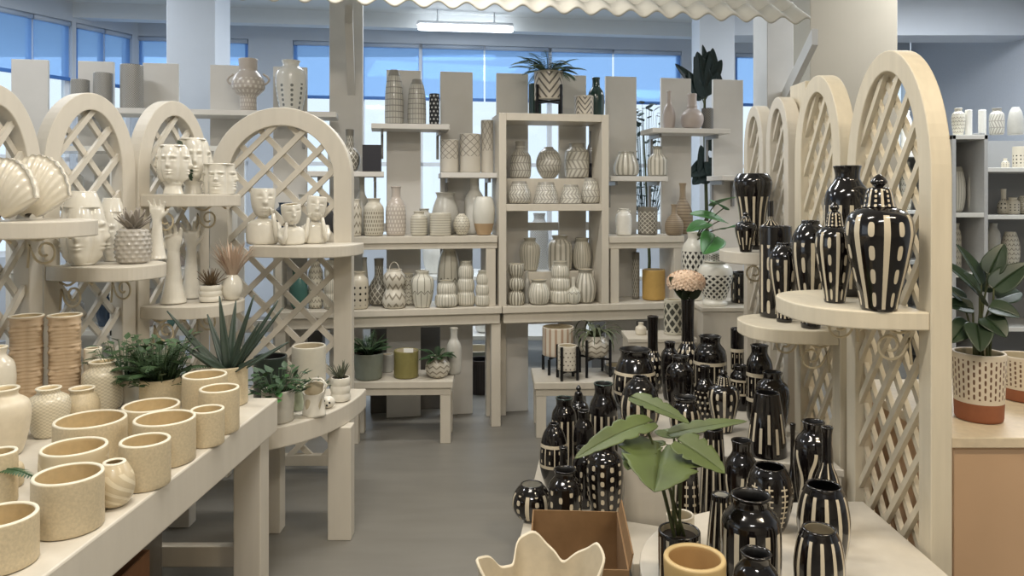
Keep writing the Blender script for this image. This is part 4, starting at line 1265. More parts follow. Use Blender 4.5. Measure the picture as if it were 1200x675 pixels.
# arch shelves
ginger(1030, 83, 206, 2.475, 1.172, B_ALTG, 'large black ginger jar with cream bars, nearest on the arch shelf')
ginger(978, 47, 238, 2.645, 1.172, B_ALTG, 'smaller black ginger jar left of the large one')
bl('shoulder', 993, 57, 195, 2.83, 1.172, B_SHORT, 'tall necked black vase behind the two ginger jars')
bl('urn', 950, 46, 259, 3.16, .99, B_ALT, 'oval black vase with bars on the lower arch shelf')
bl('urn', 919, 37, 285, 3.31, .99, B_ALT, 'slender footed black vase with bars, front on the lower arch shelf')
bl('cyl', 909, 39, 265, 3.455, .99, B_ALT, 'straight sided black vase with bars at the back of the lower arch shelf')
bl('waist', 886, 46, 204, 3.86, 1.275, B_SHORT, 'black vase with a flared shoulder on the small back arch shelf', X0=1.252)
bl('flower', 903, 29, 236, 3.64, 1.275, B_STR8, 'small black bottle with strokes on the small back arch shelf')
ginger(874, 26, 249, 3.66, 1.275, B_STR, 'tiny round black lidded jar on the small back arch shelf')
# plinth
Y = 4.66
p = empty('ginger_jar', ((838 - 600) / F * 4.54, 4.54, .8865)); tag(p, 'white pierced ginger jar with a lid on the plinth', 'jar', 'white pierced jars')
R = 20 * 4.54 / F; hh = H - 60 * 4.54 / F - .885
MB().lathe(smooth_prof([(.7,0),(.72,.06),(.62,.12),(.66,.2),(.92,.5),(1,.72),(.92,.88),(.66,.97),(.5,1)]), R, hh * .74, 48, closed=True).build('body', W_PIER, p)
l = MB().lathe(smooth_prof([(.66,0),(.7,.1),(.62,.3),(.6,.6),(.5,.85),(.2,1)]), R, hh * .2, 40, closed=True).build('lid', W_PIER, p, loc=(0, 0, hh * .74))
MB().ball((0, 0, hh * .22), R * .13, 12, 8).build('knob', IVORY, l)
bl('cyl', 873, 34, 318, 4.66, .885, B_DASHC, 'black cylinder vase with thin vertical dashes on the plinth', name='black_vase')
vase('ceramic_vase', 'cyl', 789, 22, 350, 4.58, .70, mat('openwork', (200, 196, 180), 'pierce', (70, 70, 62), rough=.4, bump=-.8, n=7, m=3, a=.08, b=.92, w=.3), 'grey green openwork cylinder on the low white plinth', 'vase')
vase('ceramic_vase', 'milk', 751, 13, 378, 4.57, .70, CREAM, 'small cream bottle at the left end of the low white plinth', 'vase')

# ================================================================== RIGHT SHELVES
GR = 'pale vases on the far right shelves'
def rv(shape, px, w, top, Y, zs, m, label):
    return vase('ceramic_vase', shape, px, w, top, Y, zs, m, label, 'vase', GR, seg=28)
rv('shoulder', 1123, 17, 127, 6.0, 2.03, W_SCA, 'grey white patterned vase on top of the narrow right unit')
rv('cyl', 1135, 9, 129, 6.0, 2.03, WHITE, 'slim white cylinder on top of the narrow right unit')
rv('jar', 1168, 19, 127, 6.18, 2.06, W_HERL, 'grey mottled jar on top of the wide right unit')
rv('cyl', 1151, 10, 129, 6.18, 2.06, WHITE, 'plain white cylinder on top of the wide right unit')
rv('bullet', 1190, 20, 126, 6.18, 2.06, GREYV, 'grey bullet vase on top of the wide right unit')
rv('globe', 1121, 22, 196, 6.0, 1.42, W_RIB, 'round ribbed vase on the middle shelf of the narrow right unit')
rv('globe', 1138, 11, 203, 6.0, 1.42, GREYV, 'small round grey vase on the middle shelf of the narrow right unit')
rv('cyl', 1194, 16, 172, 6.18, 1.78, W_HOLE, 'pierced white cylinder on the upper shelf of the wide right unit')
rv('milk', 1178, 10, 186, 6.18, 1.78, W_HOLE, 'small pierced bottle on the upper shelf of the wide right unit')
rv('gourd', 1176, 16, 222, 6.2, 1.40, W_HOLE, 'pierced white gourd on the long white shelf at right')
rv('jar', 1187, 17, 232, 6.16, 1.40, W_HOLE, 'pierced white jar on the long white shelf at right')
rv('globe', 1200, 18, 230, 6.2, 1.40, W_SCA, 'round white vase on the long white shelf cut by the picture edge')
rv('gourd', 1148, 22, 258, 6.2, .95, W_HOLE, 'pierced white gourd bottle behind the big planter leaves')
rv('shoulder', 1164, 18, 262, 6.2, .95, GREYV, 'grey vase behind the big planter leaves')
rv('globe', 1184, 24, 272, 6.2, .95, W_SCA, 'round patterned vase on the lower right shelf')
rv('jar', 1120, 14, 262, 6.0, .95, W_SCA, 'pale jar on the lower shelf of the narrow right unit')
rv('jar', 1062, 14, 130, 7.1, 1.95, WHITE, 'white jar seen through the top of the nearest lattice arch')
rv('gourd', 1050, 9, 128, 7.1, 1.95, GREYV, 'grey gourd vase seen through the top of the nearest lattice arch')
rv('globe', 1046, 16, 196, 7.1, 1.42, WHITE, 'white round vase seen through the nearest lattice arch')
rv('shoulder', 1062, 16, 190, 7.1, 1.42, W_SCA, 'patterned pale vase seen through the nearest lattice arch')
# ================================================================== PLANTS
def planter(name, px, w, top, Y, zs, shape, m, label, group=None, cat='plant', inner=SOIL, soil=.86, h=None, thick=.007, split=None, wr=None, seg=40, X0=None):
    """root Empty + pot + soil; returns (root, radius, soil height)"""
    prof = S[shape]; R = rad_of(w, px, Y)
    X = (px - 600) / F * Y if X0 is None else X0
    if h is None:
        mo = R * prof[-1][0]
        h = H - (top - HY) / F * (Y + mo if top > HY else Y - mo) - zs
    o = empty(name, (X, Y, zs + .0015)); tag(o, label, cat, group)
    MB().lathe(prof, R, h, seg, thick=thick, depth=.9, mi=1, mr=2, split=split).build('pot', [m, INNER, m] + ([wr] if wr else []), o)
    ms = max(R * prof[-1][0] - thick * 1.2, .004)
    MB().prism([(ms * .97 * cos(2 * pi * k / 24), ms * .97 * sin(2 * pi * k / 24)) for k in range(24)], h * (soil - .08), h * soil).build('soil', SOIL, o)
    return o, R, h * soil

def arc(p, az, e0, L, droop, n=8, curl=0.0):
    """curved line leaving p at elevation e0, bending down by droop"""
    pts = [Vector(p)]; e = e0; a = az
    for i in range(n):
        st = L / n
        pts.append(pts[-1] + Vector((cos(a) * cos(e), sin(a) * cos(e), sin(e))) * st)
        e -= droop / n; a += curl / n
    return pts

def frond(b, pts, lw, n=14, m=0):
    """fern frond: rib with paired leaflets"""
    b.tube(pts, [.0025] * (len(pts) - 1) + [.001], 5, m)
    N = len(pts) - 1
    for i in range(1, n + 1):
        q = .12 + .88 * i / n
        f = q * N; k = min(int(f), N - 1); u = f - k
        c = pts[k].lerp(pts[k + 1], u)
        t = (pts[k + 1] - pts[k]).normalized()
        s = t.cross(Vector((0, 0, 1)))
        if s.length < .05: s = Vector((1, 0, 0))
        s.normalize()
        ln = lw * (sin(pi * (q * .86 + .1)) ** .7)
        for sg in (1, -1):
            d = (s * sg * .9 + t * .45 + Vector((0, 0, -.15))).normalized()
            b.blade([c, c + d * ln * .35, c + d * ln * .7, c + d * ln], [ln * .10, ln * .17, ln * .12, ln * .01], (0, 0, 1), .1, m, 1)

def fern(o, z, n, L, lw, m, e=(30, 80), droop=(50, 110), name='fronds', azr=(0, 2 * pi), seed=1, r0=.02):
    rd = random.Random(seed); b = MB()
    for k in range(n):
        a = azr[0] + (azr[1] - azr[0]) * (k + rd.random() * .8) / n
        l = L * rd.uniform(.7, 1.1)
        pts = arc((r0 * cos(a), r0 * sin(a), z), a, radians(rd.uniform(*e)), l, radians(rd.uniform(*droop)), 9)
        pts = [Vector((p.x, p.y, max(p.z, z * .35))) for p in pts]
        frond(b, pts, lw, 16)
    b.build(name, m, o)

def spikes(o, z, n, L, w, m, e=(35, 85), droop=(0, 30), seed=1, name='leaves', thick=.002):
    rd = random.Random(seed); b = MB()
    for k in range(n):
        a = k * 2.399; l = L * rd.uniform(.7, 1.08)
        pts = arc((.006 * cos(a), .006 * sin(a), z), a, radians(rd.uniform(*e)), l, radians(rd.uniform(*droop)), 5)
        b.blade(pts, [w, w * 1.05, w * .9, w * .65, w * .35, w * .04], (cos(a + pi), sin(a + pi), .6), .3, 0, 1)
    b.build(name, m, o, solid=thick)

def leafy(o, z, n, r, lw, m, seed, flat=.6, name='leaves', rise=.08):
    rd = random.Random(seed); b = MB()
    for k in range(n):
        a = rd.uniform(0, 2 * pi); q = sqrt(rd.random()) * r
        hz = z + rd.uniform(.0, rise)
        p = Vector((q * cos(a), q * sin(a), hz))
        d = Vector((cos(a + rd.uniform(-.8, .8)), sin(a + rd.uniform(-.8, .8)), rd.uniform(-.4, .7))).normalized()
        l = lw * rd.uniform(.7, 1.3)
        b.tube([Vector((q * .4 * cos(a), q * .4 * sin(a), z - .01)), p], .0012, 4)
        b.blade([p, p + d * l * .3, p + d * l * .65, p + d * l], [l * .08, l * .34, l * .26, l * .01], (0, 0, 1), .2, 0, 1)
    b.build(name, m, o)

# agave on the near table: every leaf is a part
o, R, z = planter('potted_agave', 268, 46, 424, 2.865, .75, 'cyl', SPECK, 'dark spiky agave in a cream pot at the far corner of the near table')
tips = [(196, 364, -.02), (223, 395, .06), (206, 398, -.06), (257, 347, .05), (276, 352, .10), (297, 346, -.03), (325, 352, .0), (331, 360, .08), (303, 378, -.10), (243, 368, .1), (300, 420, -.12), (338, 400, .03), (226, 414, -.1)]
for i, (tx, ty, dy) in enumerate(tips):
    Y = 2.865 + dy
    tip = at(tx, ty, Y) - Vector(o.location)
    base = Vector((tip.x * .08, tip.y * .08, z - .005))
    mid = base.lerp(tip, .5) + Vector((0, 0, -.12 * abs(tip.x) + .015))
    pts = [base.lerp(mid, q / 4).lerp(mid.lerp(tip, q / 4), q / 4) for q in range(5)]
    pts = []
    for q in range(8):
        u = q / 7
        pts.append(base.lerp(mid, u).lerp(mid.lerp(tip, u), u))
    nrm = Vector((-tip.x, -.5, .5))
    MB().blade(pts, [.010, .014, .0145, .0125, .010, .007, .004, .0006], nrm, .45).build('leaf', AGAVE, o, solid=.005)

# fern bush
o, R, z = planter('potted_fern', 188, 50, 438, 2.80, .75, 'cyl', SPECK, 'leafy green fern in a cream pot behind the speckled pots')
fern(o, z, 16, .20, .04, FERN, (30, 85), (30, 100), seed=3)
leafy(o, z, 150, .12, .036, FERN, 41, name='leaves', rise=.17)
o, R, z = planter('potted_fern', 147, 38, 440, 2.90, .75, 'cyl', CREAM, 'second bushy fern beside the carved narrow necked jar')
fern(o, z, 12, .18, .04, LEAF, (30, 85), (40, 110), seed=7)
leafy(o, z, 130, .11, .034, FERN, 42, name='leaves', rise=.16)
# frond leaning in from the left pot
fo = MB()
p0 = at(-12, 552, 1.93); p1 = at(44, 561, 1.90)
pts = [p0.lerp(p1, q / 8) + Vector((0, 0, .014 * sin(pi * q / 8))) for q in range(9)]
frond(fo, [p - p0 for p in pts], .026, 16)
tag(fo.build('fern_frond', LEAF, loc=p0), 'dark fern frond leaning over the pots at the left picture edge', 'leaf')

# half round table plants
ZR = .60
o, R, z = planter('potted_ivy', 326, 40, 452, 3.14, ZR, 'pot', mat('grey_white_pot', (190, 186, 174), rough=.5, noise=.06), 'leafy dark green ivy in a grey white pot on the half round table')
leafy(o, z, 90, .11, .04, LEAF, 5, rise=.10)
leafy(o, z, 14, .10, .04, BRIGHT, 6, name='light_leaves', rise=.05)
vase('ceramic_pot', 'cyl', 317, 40, 414, 3.42, ZR, mat('dark_green_pot', (38, 48, 42), rough=.3), 'dark green black pot behind the ivy on the half round table', 'pot', None, inner=BLACKIN)
vase('ceramic_pot', 'cyl', 362, 40, 402, 3.57, ZR, mat('plain_offwhite', (204, 199, 184), rough=.4, noise=.04), 'plain off white cylinder pot in front of the wide lattice arch', 'pot', None, seg=48, thick=.009)
vase('ceramic_vase', 'pot', 348, 17, 449, 3.30, ZR, mat('pale_green_cup', (196, 206, 180), rough=.3), 'small pale green cup between the ivy and the twisted vase', 'cup', None)
# twisted vase with an open slanted mouth and handle
Y = 3.22; X = (368 - 600) / F * Y
b = MB(); h = .118; R = 13 * Y / F; rings = []
for i in range(15):
    q = i / 14; tw = .9 * q
    rr = R * (1.0 - .18 * sin(pi * q) + .06 * q)
    rings.append([Vector((rr * (1 + .10 * cos(4 * (2 * pi * k / 32))) * cos(2 * pi * k / 32 + tw), rr * .8 * (1 + .10 * cos(4 * (2 * pi * k / 32))) * sin(2 * pi * k / 32 + tw),
                          h * q + (.022 * q * q * sin(2 * pi * k / 32 + tw)))) for k in range(32)])
b.ring_strip(rings, cap1=False)
inn = [[Vector((p.x * .86, p.y * .86, p.z - .001 - .02 * j)) for p in rings[14 - 2 * j]] for j in range(4)]
b.ring_strip([rings[-1], inn[0]], cap0=False, cap1=False); b.ring_strip(inn, 1, cap0=False)
tv = empty('twisted_vase', (X, Y, ZR)); tag(tv, 'small twisted cream vase with a looped rim on the half round table', 'vase')
b.build('body', [IVORY, INNER], tv)
MB().tube([(R * .9, 0, h * .9), (R * 1.15, 0, h * 1.12), (R * .6, .01, h * 1.32), (-R * .2, .02, h * 1.30), (-R * .6, .02, h * 1.12)], .005, 8).build('rim_loop', IVORY, tv)
# ringed pot with air plant
RING = lambda th, v: .07 * (abs(sin(pi * v * 3)) - .5)
def succ(px, w, top, Y, zs, label, m, nl, L, seed):
    o = empty('potted_succulent', ((px - 600) / F * Y, Y, zs + .0015)); tag(o, label, 'plant', 'spiky succulents in ringed white pots')
    R = rad_of(w, px, Y); h = H - (top - HY) / F * Y - zs
    prof = [(.80, 0), (.86, .02)] + [(.92, .04 + .94 * i / 30) for i in range(31)]
    MB().lathe(prof, R, h, 40, RING, .006, .85).build('pot', [IVORY, INNER], o)
    MB().prism([(R * .8 * cos(k * pi / 10), R * .8 * sin(k * pi / 10)) for k in range(20)], h * .8, h * .9).build('soil', SOIL, o)
    spikes(o, h * .88, nl, L, .0055, m, (30, 88), (-10, 25), seed)
RED = mat('reddish_succulent', (112, 92, 66), rough=.5, noise=.3, nscale=20)
succ(399, 25, 442, 3.45, ZR, 'spiky air plant in a small ringed white pot by the arch post', mat('grey_green_spikes', (92, 96, 78), rough=.5, noise=.3), 30, .085, 2)
succ(247, 29, 334, 3.66, 1.03, 'reddish spiky succulent in a ringed white pot below the arches', RED, 34, .095, 4)
# little white bird figure
Y = 3.33; bd = empty('bird_figure', ((384 - 600) / F * Y, Y, ZR)); tag(bd, 'small white round ornament with dark spots beside the air plant', 'ornament')
MB().ball((0, 0, .028), .03, 18, 12, sc=(1.15, .85, .92)).build('body', IVORY, bd)
for a, c in ((-.010, .038), (.014, .030), (.002, .018)):
    MB().ball((a, -.0235, c), .005, 8, 6, sc=(1, .6, 1)).build('spot', BLACKIN, bd)
# small spiky sprout beside it
o, R, z = planter('potted_sprout', 373, 14, 452, 3.42, ZR, 'pot', IVORY, 'tiny sprouting plant behind the round white ornament')
spikes(o, z, 14, .07, .007, LEAF, (30, 80), (10, 50), 9)

# trailing string plant on the face pot, top shelf
o = empty('trailing_plant', at(219, 172, 3.665)); tag(o, 'trailing string of dark leaves hanging by the white face heads', 'plant')
b = MB(); rd = random.Random(4)
pts = [at(213 + 2 * i ** .75, 166 + 5.4 * i, 3.655 - .003 * i) - Vector(o.location) for i in range(9)]
b.tube(pts, .0018, 5)
o_st = b.build('stem', STEM, o)
b = MB()
for i in range(44):
    q = i / 44 * 8; k = int(q); c = pts[k].lerp(pts[min(k + 1, 8)], q - k)
    d = Vector((rd.choice((-1, 1)) * rd.uniform(.5, 1), rd.uniform(-.8, .1), rd.uniform(-.8, .3))).normalized()
    b.blade([c, c + d * .010, c + d * .02, c + d * .026], [.002, .006, .005, .0006], (0, -1, .4), .2, 0, 1)
b.build('leaves', mat('string_leaf', (40, 58, 40), rough=.5), o)

# dry grass behind the succulent
o, R, z = planter('potted_dry_grass', 272, 26, 322, 3.72, 1.03, 'globe', IVORY, 'tuft of pale pinkish dry grass in a white vase behind the succulent')
b = MB(); rd = random.Random(8)
for k in range(170):
    a = rd.uniform(0, 2 * pi)
    pts = arc((.015 * cos(a), .015 * sin(a), z), a, radians(rd.uniform(58, 88)), rd.uniform(.12, .21), radians(rd.uniform(5, 40)), 4)
    b.blade(pts, [.0018, .0026, .003, .003, .0004], (cos(a), sin(a), .2), .1, 0, 1)
b.build('grass_blades', mat('dry_grass', (206, 184, 164), rough=.8), o)

# benches
ZL, ZRB = .3965, .3615
o, R, z = planter('potted_fern', 432, 35, 410, 4.71, ZL, 'pot', SAGE, 'feathery dark fern in a grey green pot on the left bench')
fern(o, z, 26, .17, .04, LEAF, (45, 88), (20, 90), seed=12)
mp = vase('ceramic_pot', 'cyl', 476, 29, 408, 4.75, ZL, OLIVE, 'olive yellow pot with a price tag on the left bench', 'pot', None, seg=40)
tgm = MB().box(-.030, .030, -.002, .002, -.010, .016).build('price_tag', mat('tag_white', (240, 240, 236), rough=.6), loc=(at(479, 408, 4.69).x, 4.75 - mp['_r'] + .004, mp.location.z + mp['_h'] + .012))
tag(tgm, 'white price tag standing on the rim of the olive pot', 'tag')
o, R, z = planter('potted_fern', 513, 29, 416, 4.74, ZL, 'globe', W_ZIG, 'drooping fern in a zigzag carved pot on the left bench')
fern(o, z, 16, .125, .03, LEAF, (25, 80), (60, 130), seed=14)
vase('ceramic_vase', 'pot', 454, 14, 414, 4.88, ZL, GREYV, 'grey pot half hidden between the fern and the olive pot', 'pot', None)
vase('ceramic_vase', 'milk', 532, 18, 384, 4.83, ZL, GREYV, 'tall grey vase at the right end of the left bench', 'vase', None)
vase('ribbed_basket', 'pot', 563, 28, 418, 5.86, 0, DBROWN, 'dark brown ribbed floor pot behind the left bench', 'pot', None, inner=BLACKIN, seg=48)
vase('ceramic_pot', 'pot', 560, 44, 404, 6.45, 0, mat('grey_green_floor_pot', (120, 122, 108), rough=.6), 'large grey green floor pot with a pale rim behind the dark brown one', 'pot', None, rim=RIM)

def pot_stand(px, w, top, Y, zs, pot_h, pot_z, m, label_s, label_p, shape='cyl', plant=None):
    """four legged black stand and the pot resting in its ring"""
    R = w / 2 * Y / F; X = (px - 600) / F * Y
    st = empty('plant_stand', (X, Y, zs + .001)); tag(st, label_s, 'plant stand', 'black metal plant stands')
    hz = H - (top - HY) / F * Y - zs
    for k in range(4):
        a = pi / 4 + k * pi / 2 + .2
        MB().box(-.007, .007, -.007, .007, 0, hz).build('leg', METALB, st, loc=((R + .011) * cos(a), (R + .011) * sin(a), 0), rz=a)
    b = MB()
    for a in (0.2, 0.2 + pi / 2):
        Mx = Matrix.Rotation(a + pi / 4, 4, 'Z')
        b.box(-R - .006, R + .006, -.006, .006, pot_z - .014, pot_z - .001, 0, Mx)
    b.build('cross_bar', METALB, st)
    return X, R
YB = 4.93
for px, w, top, zt, m, pt, ls, lp, Y in (
        (654, 37, 418, .115, mat('striped_pot', (214, 206, 190), 'stripe', (176, 150, 128), rough=.4, n=16, w=.2, a=-.1, b=1.1), 380, 'black stand under the wide striped pot on the right bench', 'wide cream pot with tan stripes on the right bench', 5.03),
        (665, 23, 405, .06, mat('speck_dot_pot', (218, 212, 198), 'dots', (120, 112, 100), rough=.4, n=14, m=6, r=.18, b=.9), 403, 'low black stand under the small dotted pot on the right bench', 'small cream dotted pot on the right bench', 4.83)):
    X, R = pot_stand(px, w, top, Y, ZRB, 0, zt, m, ls, lp)
    hz = H - (pt - HY) / F * (Y + R) - ZRB - zt
    vase('ceramic_pot', 'cyl', px, w, pt, Y, ZRB + zt, m, lp, 'pot', 'pots in black stands', h=hz)
X, R = pot_stand(697, 36, 396, 4.95, ZRB, 0, .12, None, 'taller black stand under the curly plant on the right bench', '')
o, R, z = planter('potted_curly_plant', 697, 36, 392, 4.95, ZRB + .12, 'globe', W_ZIG, 'curly drooping plant in a carved pot on the right bench')
b = MB(); rd = random.Random(21)
for k in range(22):
    a = k * 2.4
    pts = arc((.015 * cos(a), .015 * sin(a), z), a, radians(rd.uniform(55, 88)), rd.uniform(.2, .32), radians(rd.uniform(120, 210)), 9)
    b.blade(pts, [.008, .011, .012, .012, .011, .010, .008, .006, .004, .001], (cos(a), sin(a), .3), .3, 0, 1)
b.build('leaves', mat('olive_leaf', (84, 92, 66), rough=.5, noise=.25), o)
vase('serving_bowl', 'bowl', 722, 28, 425, 4.98, ZRB, mat('clear_grey_dish', (96, 98, 96), rough=.1, coat=.6), 'low glossy grey dish on the right bench', 'bowl', None)

# frame top: fern in a chevron pot on a stand
p = bpx(643, .09); 
st = empty('plant_stand', (p.x, p.y, 2.112)); tag(st, 'black stand under the chevron pot on top of the open frame', 'plant stand', 'black metal plant stands')
Rs = 19 * 5.2 / F
for k in range(4):
    a = pi / 4 + k * pi / 2
    MB().box(-.007, .007, -.007, .007, 0, .20).build('leg', METALB, st, loc=((Rs + .002) * cos(a), (Rs + .002) * sin(a), 0), rz=a)
for a in (0, pi / 2):
    MB().box(-Rs, Rs, -.006, .006, .085, .098, 0, Matrix.Rotation(a + pi / 4, 4, 'Z')).build('cross_bar', METALB, st)
o, R, z = planter('potted_fern', 643, 34, 82, p.y, 2.212, 'cyl', W_ZIGB, 'fern with arching fronds in a chevron pot on top of the open frame', X0=p.x)
fern(o, z, 28, .27, .05, mat('pale_fern', (98, 122, 98), rough=.6, noise=.25), (25, 75), (50, 110), seed=31)

# ================================================================== MONSTERA
MZ = .38
o, R, z = planter('potted_monstera', 796, 50, 612, 2.25, MZ, 'cyl', B_STRT, 'green monstera with split leaves in a black striped pot', soil=.9)
def big_leaf(o, mat_, base, tip, wid, up, droop, stem0, name='leaf', notch=5, fold=.18, heart=.18):
    base, tip = Vector(base), Vector(tip)
    ax = tip - base; L = ax.length; t = ax.normalized()
    up = Vector(up); sd = t.cross(up).normalized(); u = sd.cross(t)
    b = MB(); n = 22; nx = 6
    def pt(q, s):
        c = base + ax * q + u * (-droop * L * q * q)
        return c + sd * s + u * (abs(s) * fold)
    rows = []
    for i in range(n + 1):
        q = -heart + (1 + heart) * i / n
        w = wid * (max(0, sin(pi * min(1, ((q + heart) / (1 + heart)) ** .6))) ** .65)
        if notch and q > .18 and q < .92:
            w *= 1 - .30 * max(0, cos(2 * pi * notch * q)) ** 6
        w0 = 0
        if q < 0: w0 = wid * .10 * (-q / heart)         # cleft at the stalk
        rows.append([(q, w0 + (w - w0) * k / nx) for k in range(nx + 1)])
    for sg in (1, -1):
        st = len(b.v)
        for r in rows:
            for q, s in r: b.v.append(tuple(pt(q, sg * max(s, 0))))
        for i in range(n):
            for k in range(nx):
                a = st + i * (nx + 1) + k
                f = (a, a + 1, a + nx + 2, a + nx + 1)
                b.face(f if sg > 0 else f[::-1], 0)
    lf = b.build(name, mat_, o, solid=.0016)
    s0 = Vector(stem0); c = base.lerp(s0, .45) + Vector((0, 0, .04))
    pts = [s0.lerp(c, q / 6).lerp(c.lerp(base, q / 6), q / 6) for q in range(7)]
    MB().tube(pts, [.0045] * 4 + [.0035] * 3, 8).build('stalk', STEM, o)
    return lf
L0 = Vector(o.location)
def ml(bx_, by_, bY, tx_, ty_, tY, wpx, up, droop=.1, m=MONST, **k):
    big_leaf(o, m, at(bx_, by_, bY) - L0, at(tx_, ty_, tY) - L0, wpx / 2 * bY / F, up, droop, (random.uniform(-.02, .02), random.uniform(-.02, .02), z - .005), **k)
ml(775, 530, 2.22, 768, 568, 2.02, 104, (0, -.6, 1), .10, heart=.32)
ml(755, 497, 2.26, 678, 519, 2.12, 34, (.2, -.35, 1), .22)
ml(800, 520, 2.2, 850, 549, 2.1, 44, (0, -.5, 1), .12)
ml(748, 468, 2.36, 808, 490, 2.24, 28, (0, -.35, 1), .1)
ml(795, 506, 2.30, 874, 487, 2.28, 24, (0, -.35, 1), .10)
ml(760, 520, 2.32, 735, 545, 2.12, 46, (-.3, -.5, 1), .06)
ml(790, 512, 2.36, 776, 500, 2.45, 40, (0, -.2, 1), .1)

# bright leaved plant in the rear pierced jar
o, R, z = planter('potted_pothos', 814, 30, 272, 4.76, .8865, 'shoulder', W_PIER, 'bright green large leaved plant in a white pierced jar on the plinth', X0=1.17)
L0 = Vector(o.location)
for bx_, by_, bY, tx_, ty_, tY, w_, up in ((838, 240, 4.6, 868, 224, 4.3, 20, (0, -.6, 1)), (846, 258, 4.55, 812, 246, 4.35, 24, (0, -.7, 1)), (838, 278, 4.5, 826, 294, 4.30, 30, (0, -1, .6)),
                                       (850, 268, 4.5, 872, 262, 4.3, 22, (0, -.7, 1)), (828, 262, 4.6, 806, 268, 4.45, 20, (0, -.6, 1)), (848, 244, 4.5, 834, 232, 4.35, 18, (0, -.6, 1))):
    big_leaf(o, BRIGHT, at(bx_, by_, bY) - L0, at(tx_, ty_, tY) - L0, w_ / 2 * bY / F, up, .1, (0, 0, z), notch=0, heart=.12)

# peach flower head in the dotted bottle
Y = 4.18; o = empty('hydrangea_flower', ((806 - 600) / F * Y, Y, .93)); tag(o, 'peach hydrangea head wrapped in dark leaves on the dotted bottle', 'flower')
rd = random.Random(17); b = MB(); L0 = Vector(o.location)
c = at(804, 331, Y) - L0; rr = .092
for k in range(150):
    a = k * 2.399963; zz = 1 - 1.35 * (k + .5) / 150
    s = sqrt(max(0, 1 - zz * zz))
    n = Vector((s * cos(a), s * sin(a), zz))
    p = c + Vector((n.x * rr * 1.08, n.y * rr, n.z * rr * .66))
    t1 = n.cross(Vector((.2, .3, 1))).normalized(); t2 = n.cross(t1)
    for j in range(4):
        an = j * pi / 2 + rd.random()
        d = (t1 * cos(an) + t2 * sin(an)) * .95 + n * .35
        b.blade([p, p + d * .009, p + d * .017, p + d * .021], [.003, .009, .009, .002], n, .1, 0, 1)
b.build('petals', mat('peach_petal', (240, 214, 188), rough=.7, noise=.1), o)
b = MB()
b.ball(tuple(c), rr * .82, 16, 10, sc=(1.05, 1, .66)); b.build('flower_core', mat('peach_core', (224, 190, 160), rough=.8), o)
b = MB(); b.tube([(0, 0, 0), (c.x * .4, c.y * .4, c.z * .5), tuple(c)], .008, 8); b.build('stem', STEM, o)
for dx, dz, sx in ((-.10, .035, -1), (.075, .02, 1), (-.02, -.02, -1)):
    tipp = c + Vector((dx, -.06, dz))
    big_leaf(o, mat('deep_leaf', (46, 58, 36), rough=.5), Vector((0, -.012, .06)), tipp, .045, (0, -1, .25), .1, (0, 0, .02), notch=0, heart=.05)

# big planter at the right
o, R, z = planter('potted_shrub', 1147, 66, 408, 2.72, .7355, 'pot', mat('dashed_planter', (220, 208, 188), 'ovals', (112, 82, 60), rough=.5, bump=-.5, n=30, m=9, a=.34, b=.93), 'broad leaved plant in a two tone dashed planter on the counter', split=.30, wr=TERRA, seg=56, thick=.01)
L0 = Vector(o.location); rd = random.Random(5)
DLEAF = mat('shrub_leaf', (44, 62, 40), rough=.4, noise=.3, nscale=12)
for i, (bx_, by_, tx_, ty_, w_, dy) in enumerate(((1148, 345, 1112, 302, 26, -.05), (1150, 332, 1128, 284, 24, .05), (1160, 320, 1176, 284, 26, .0), (1165, 338, 1204, 306, 30, -.06), (1140, 362, 1104, 352, 26, .05),
                                           (1160, 360, 1196, 368, 32, -.12), (1150, 352, 1138, 318, 34, -.15), (1155, 372, 1180, 392, 30, -.16), (1135, 378, 1116, 398, 26, -.12), (1150, 340, 1160, 302, 30, .10),
                                           (1170, 350, 1200, 338, 26, .1), (1128, 352, 1106, 330, 24, .1), (1145, 380, 1150, 408, 30, -.18))):
    big_leaf(o, DLEAF, at(bx_, by_, 2.72 + dy * .5) - L0, at(tx_, ty_, 2.72 + dy) - L0, w_ / 2 * 2.7 / F, (rd.uniform(-.3, .3), -.7, .9), .15, (rd.uniform(-.03, .03), rd.uniform(-.03, .03), z - .01), notch=0, heart=.04, fold=.25)
vase('ceramic_pot', 'pot', 1200, 62, 412, 2.98, .7355, mat('dashed_planter', (220, 208, 188)), 'second dashed planter behind the big one, cut by the picture edge', 'pot', None, split=.30, wr=TERRA, seg=48)

# rubber plant behind the boards, dark leaves
Y = 6.15; o = empty('potted_rubber_plant', (at(826, 0, Y).x, Y, 0)); tag(o, 'tall dark rubber plant behind the right boards', 'plant')
L0 = Vector(o.location)
MB().lathe(S['pot'], .19, .36, 32, mi=1).build('pot', [mat('dark_planter', (70, 70, 68), rough=.6), SOIL], o)
MB().tube([(0, 0, .1), (.02, 0, 1.2), (0, .02, 2.2), (.01, 0, 2.7)], [.02, .016, .012, .006], 8).build('trunk', STEM, o)
DK = mat('rubber_leaf', (34, 52, 50), rough=.35, noise=.2)
for bx_, by_, tx_, ty_, w_ in ((826, 112, 818, 60, 24), (832, 100, 836, 56, 18), (824, 108, 792, 74, 14), (834, 92, 846, 70, 14), (830, 88, 824, 52, 10), (822, 116, 808, 84, 18), (836, 108, 842, 84, 18), (826, 76, 832, 60, 14), (818, 96, 814, 66, 8),
                               (834, 190, 806, 206, 22), (836, 186, 834, 214, 22), (832, 176, 838, 158, 16), (826, 200, 812, 216, 18), (838, 200, 848, 216, 18), (828, 214, 822, 170, 20)):
    stem_z = (at(0, by_ + 10, Y).z)
    big_leaf(o, DK, at(bx_, by_, Y - .05) - L0, at(tx_, ty_, Y - .1) - L0, w_ / 2 * Y / F, (.1, -1, .2), .05, (.0, .0, min(stem_z, 2.68)), notch=0, heart=.05)
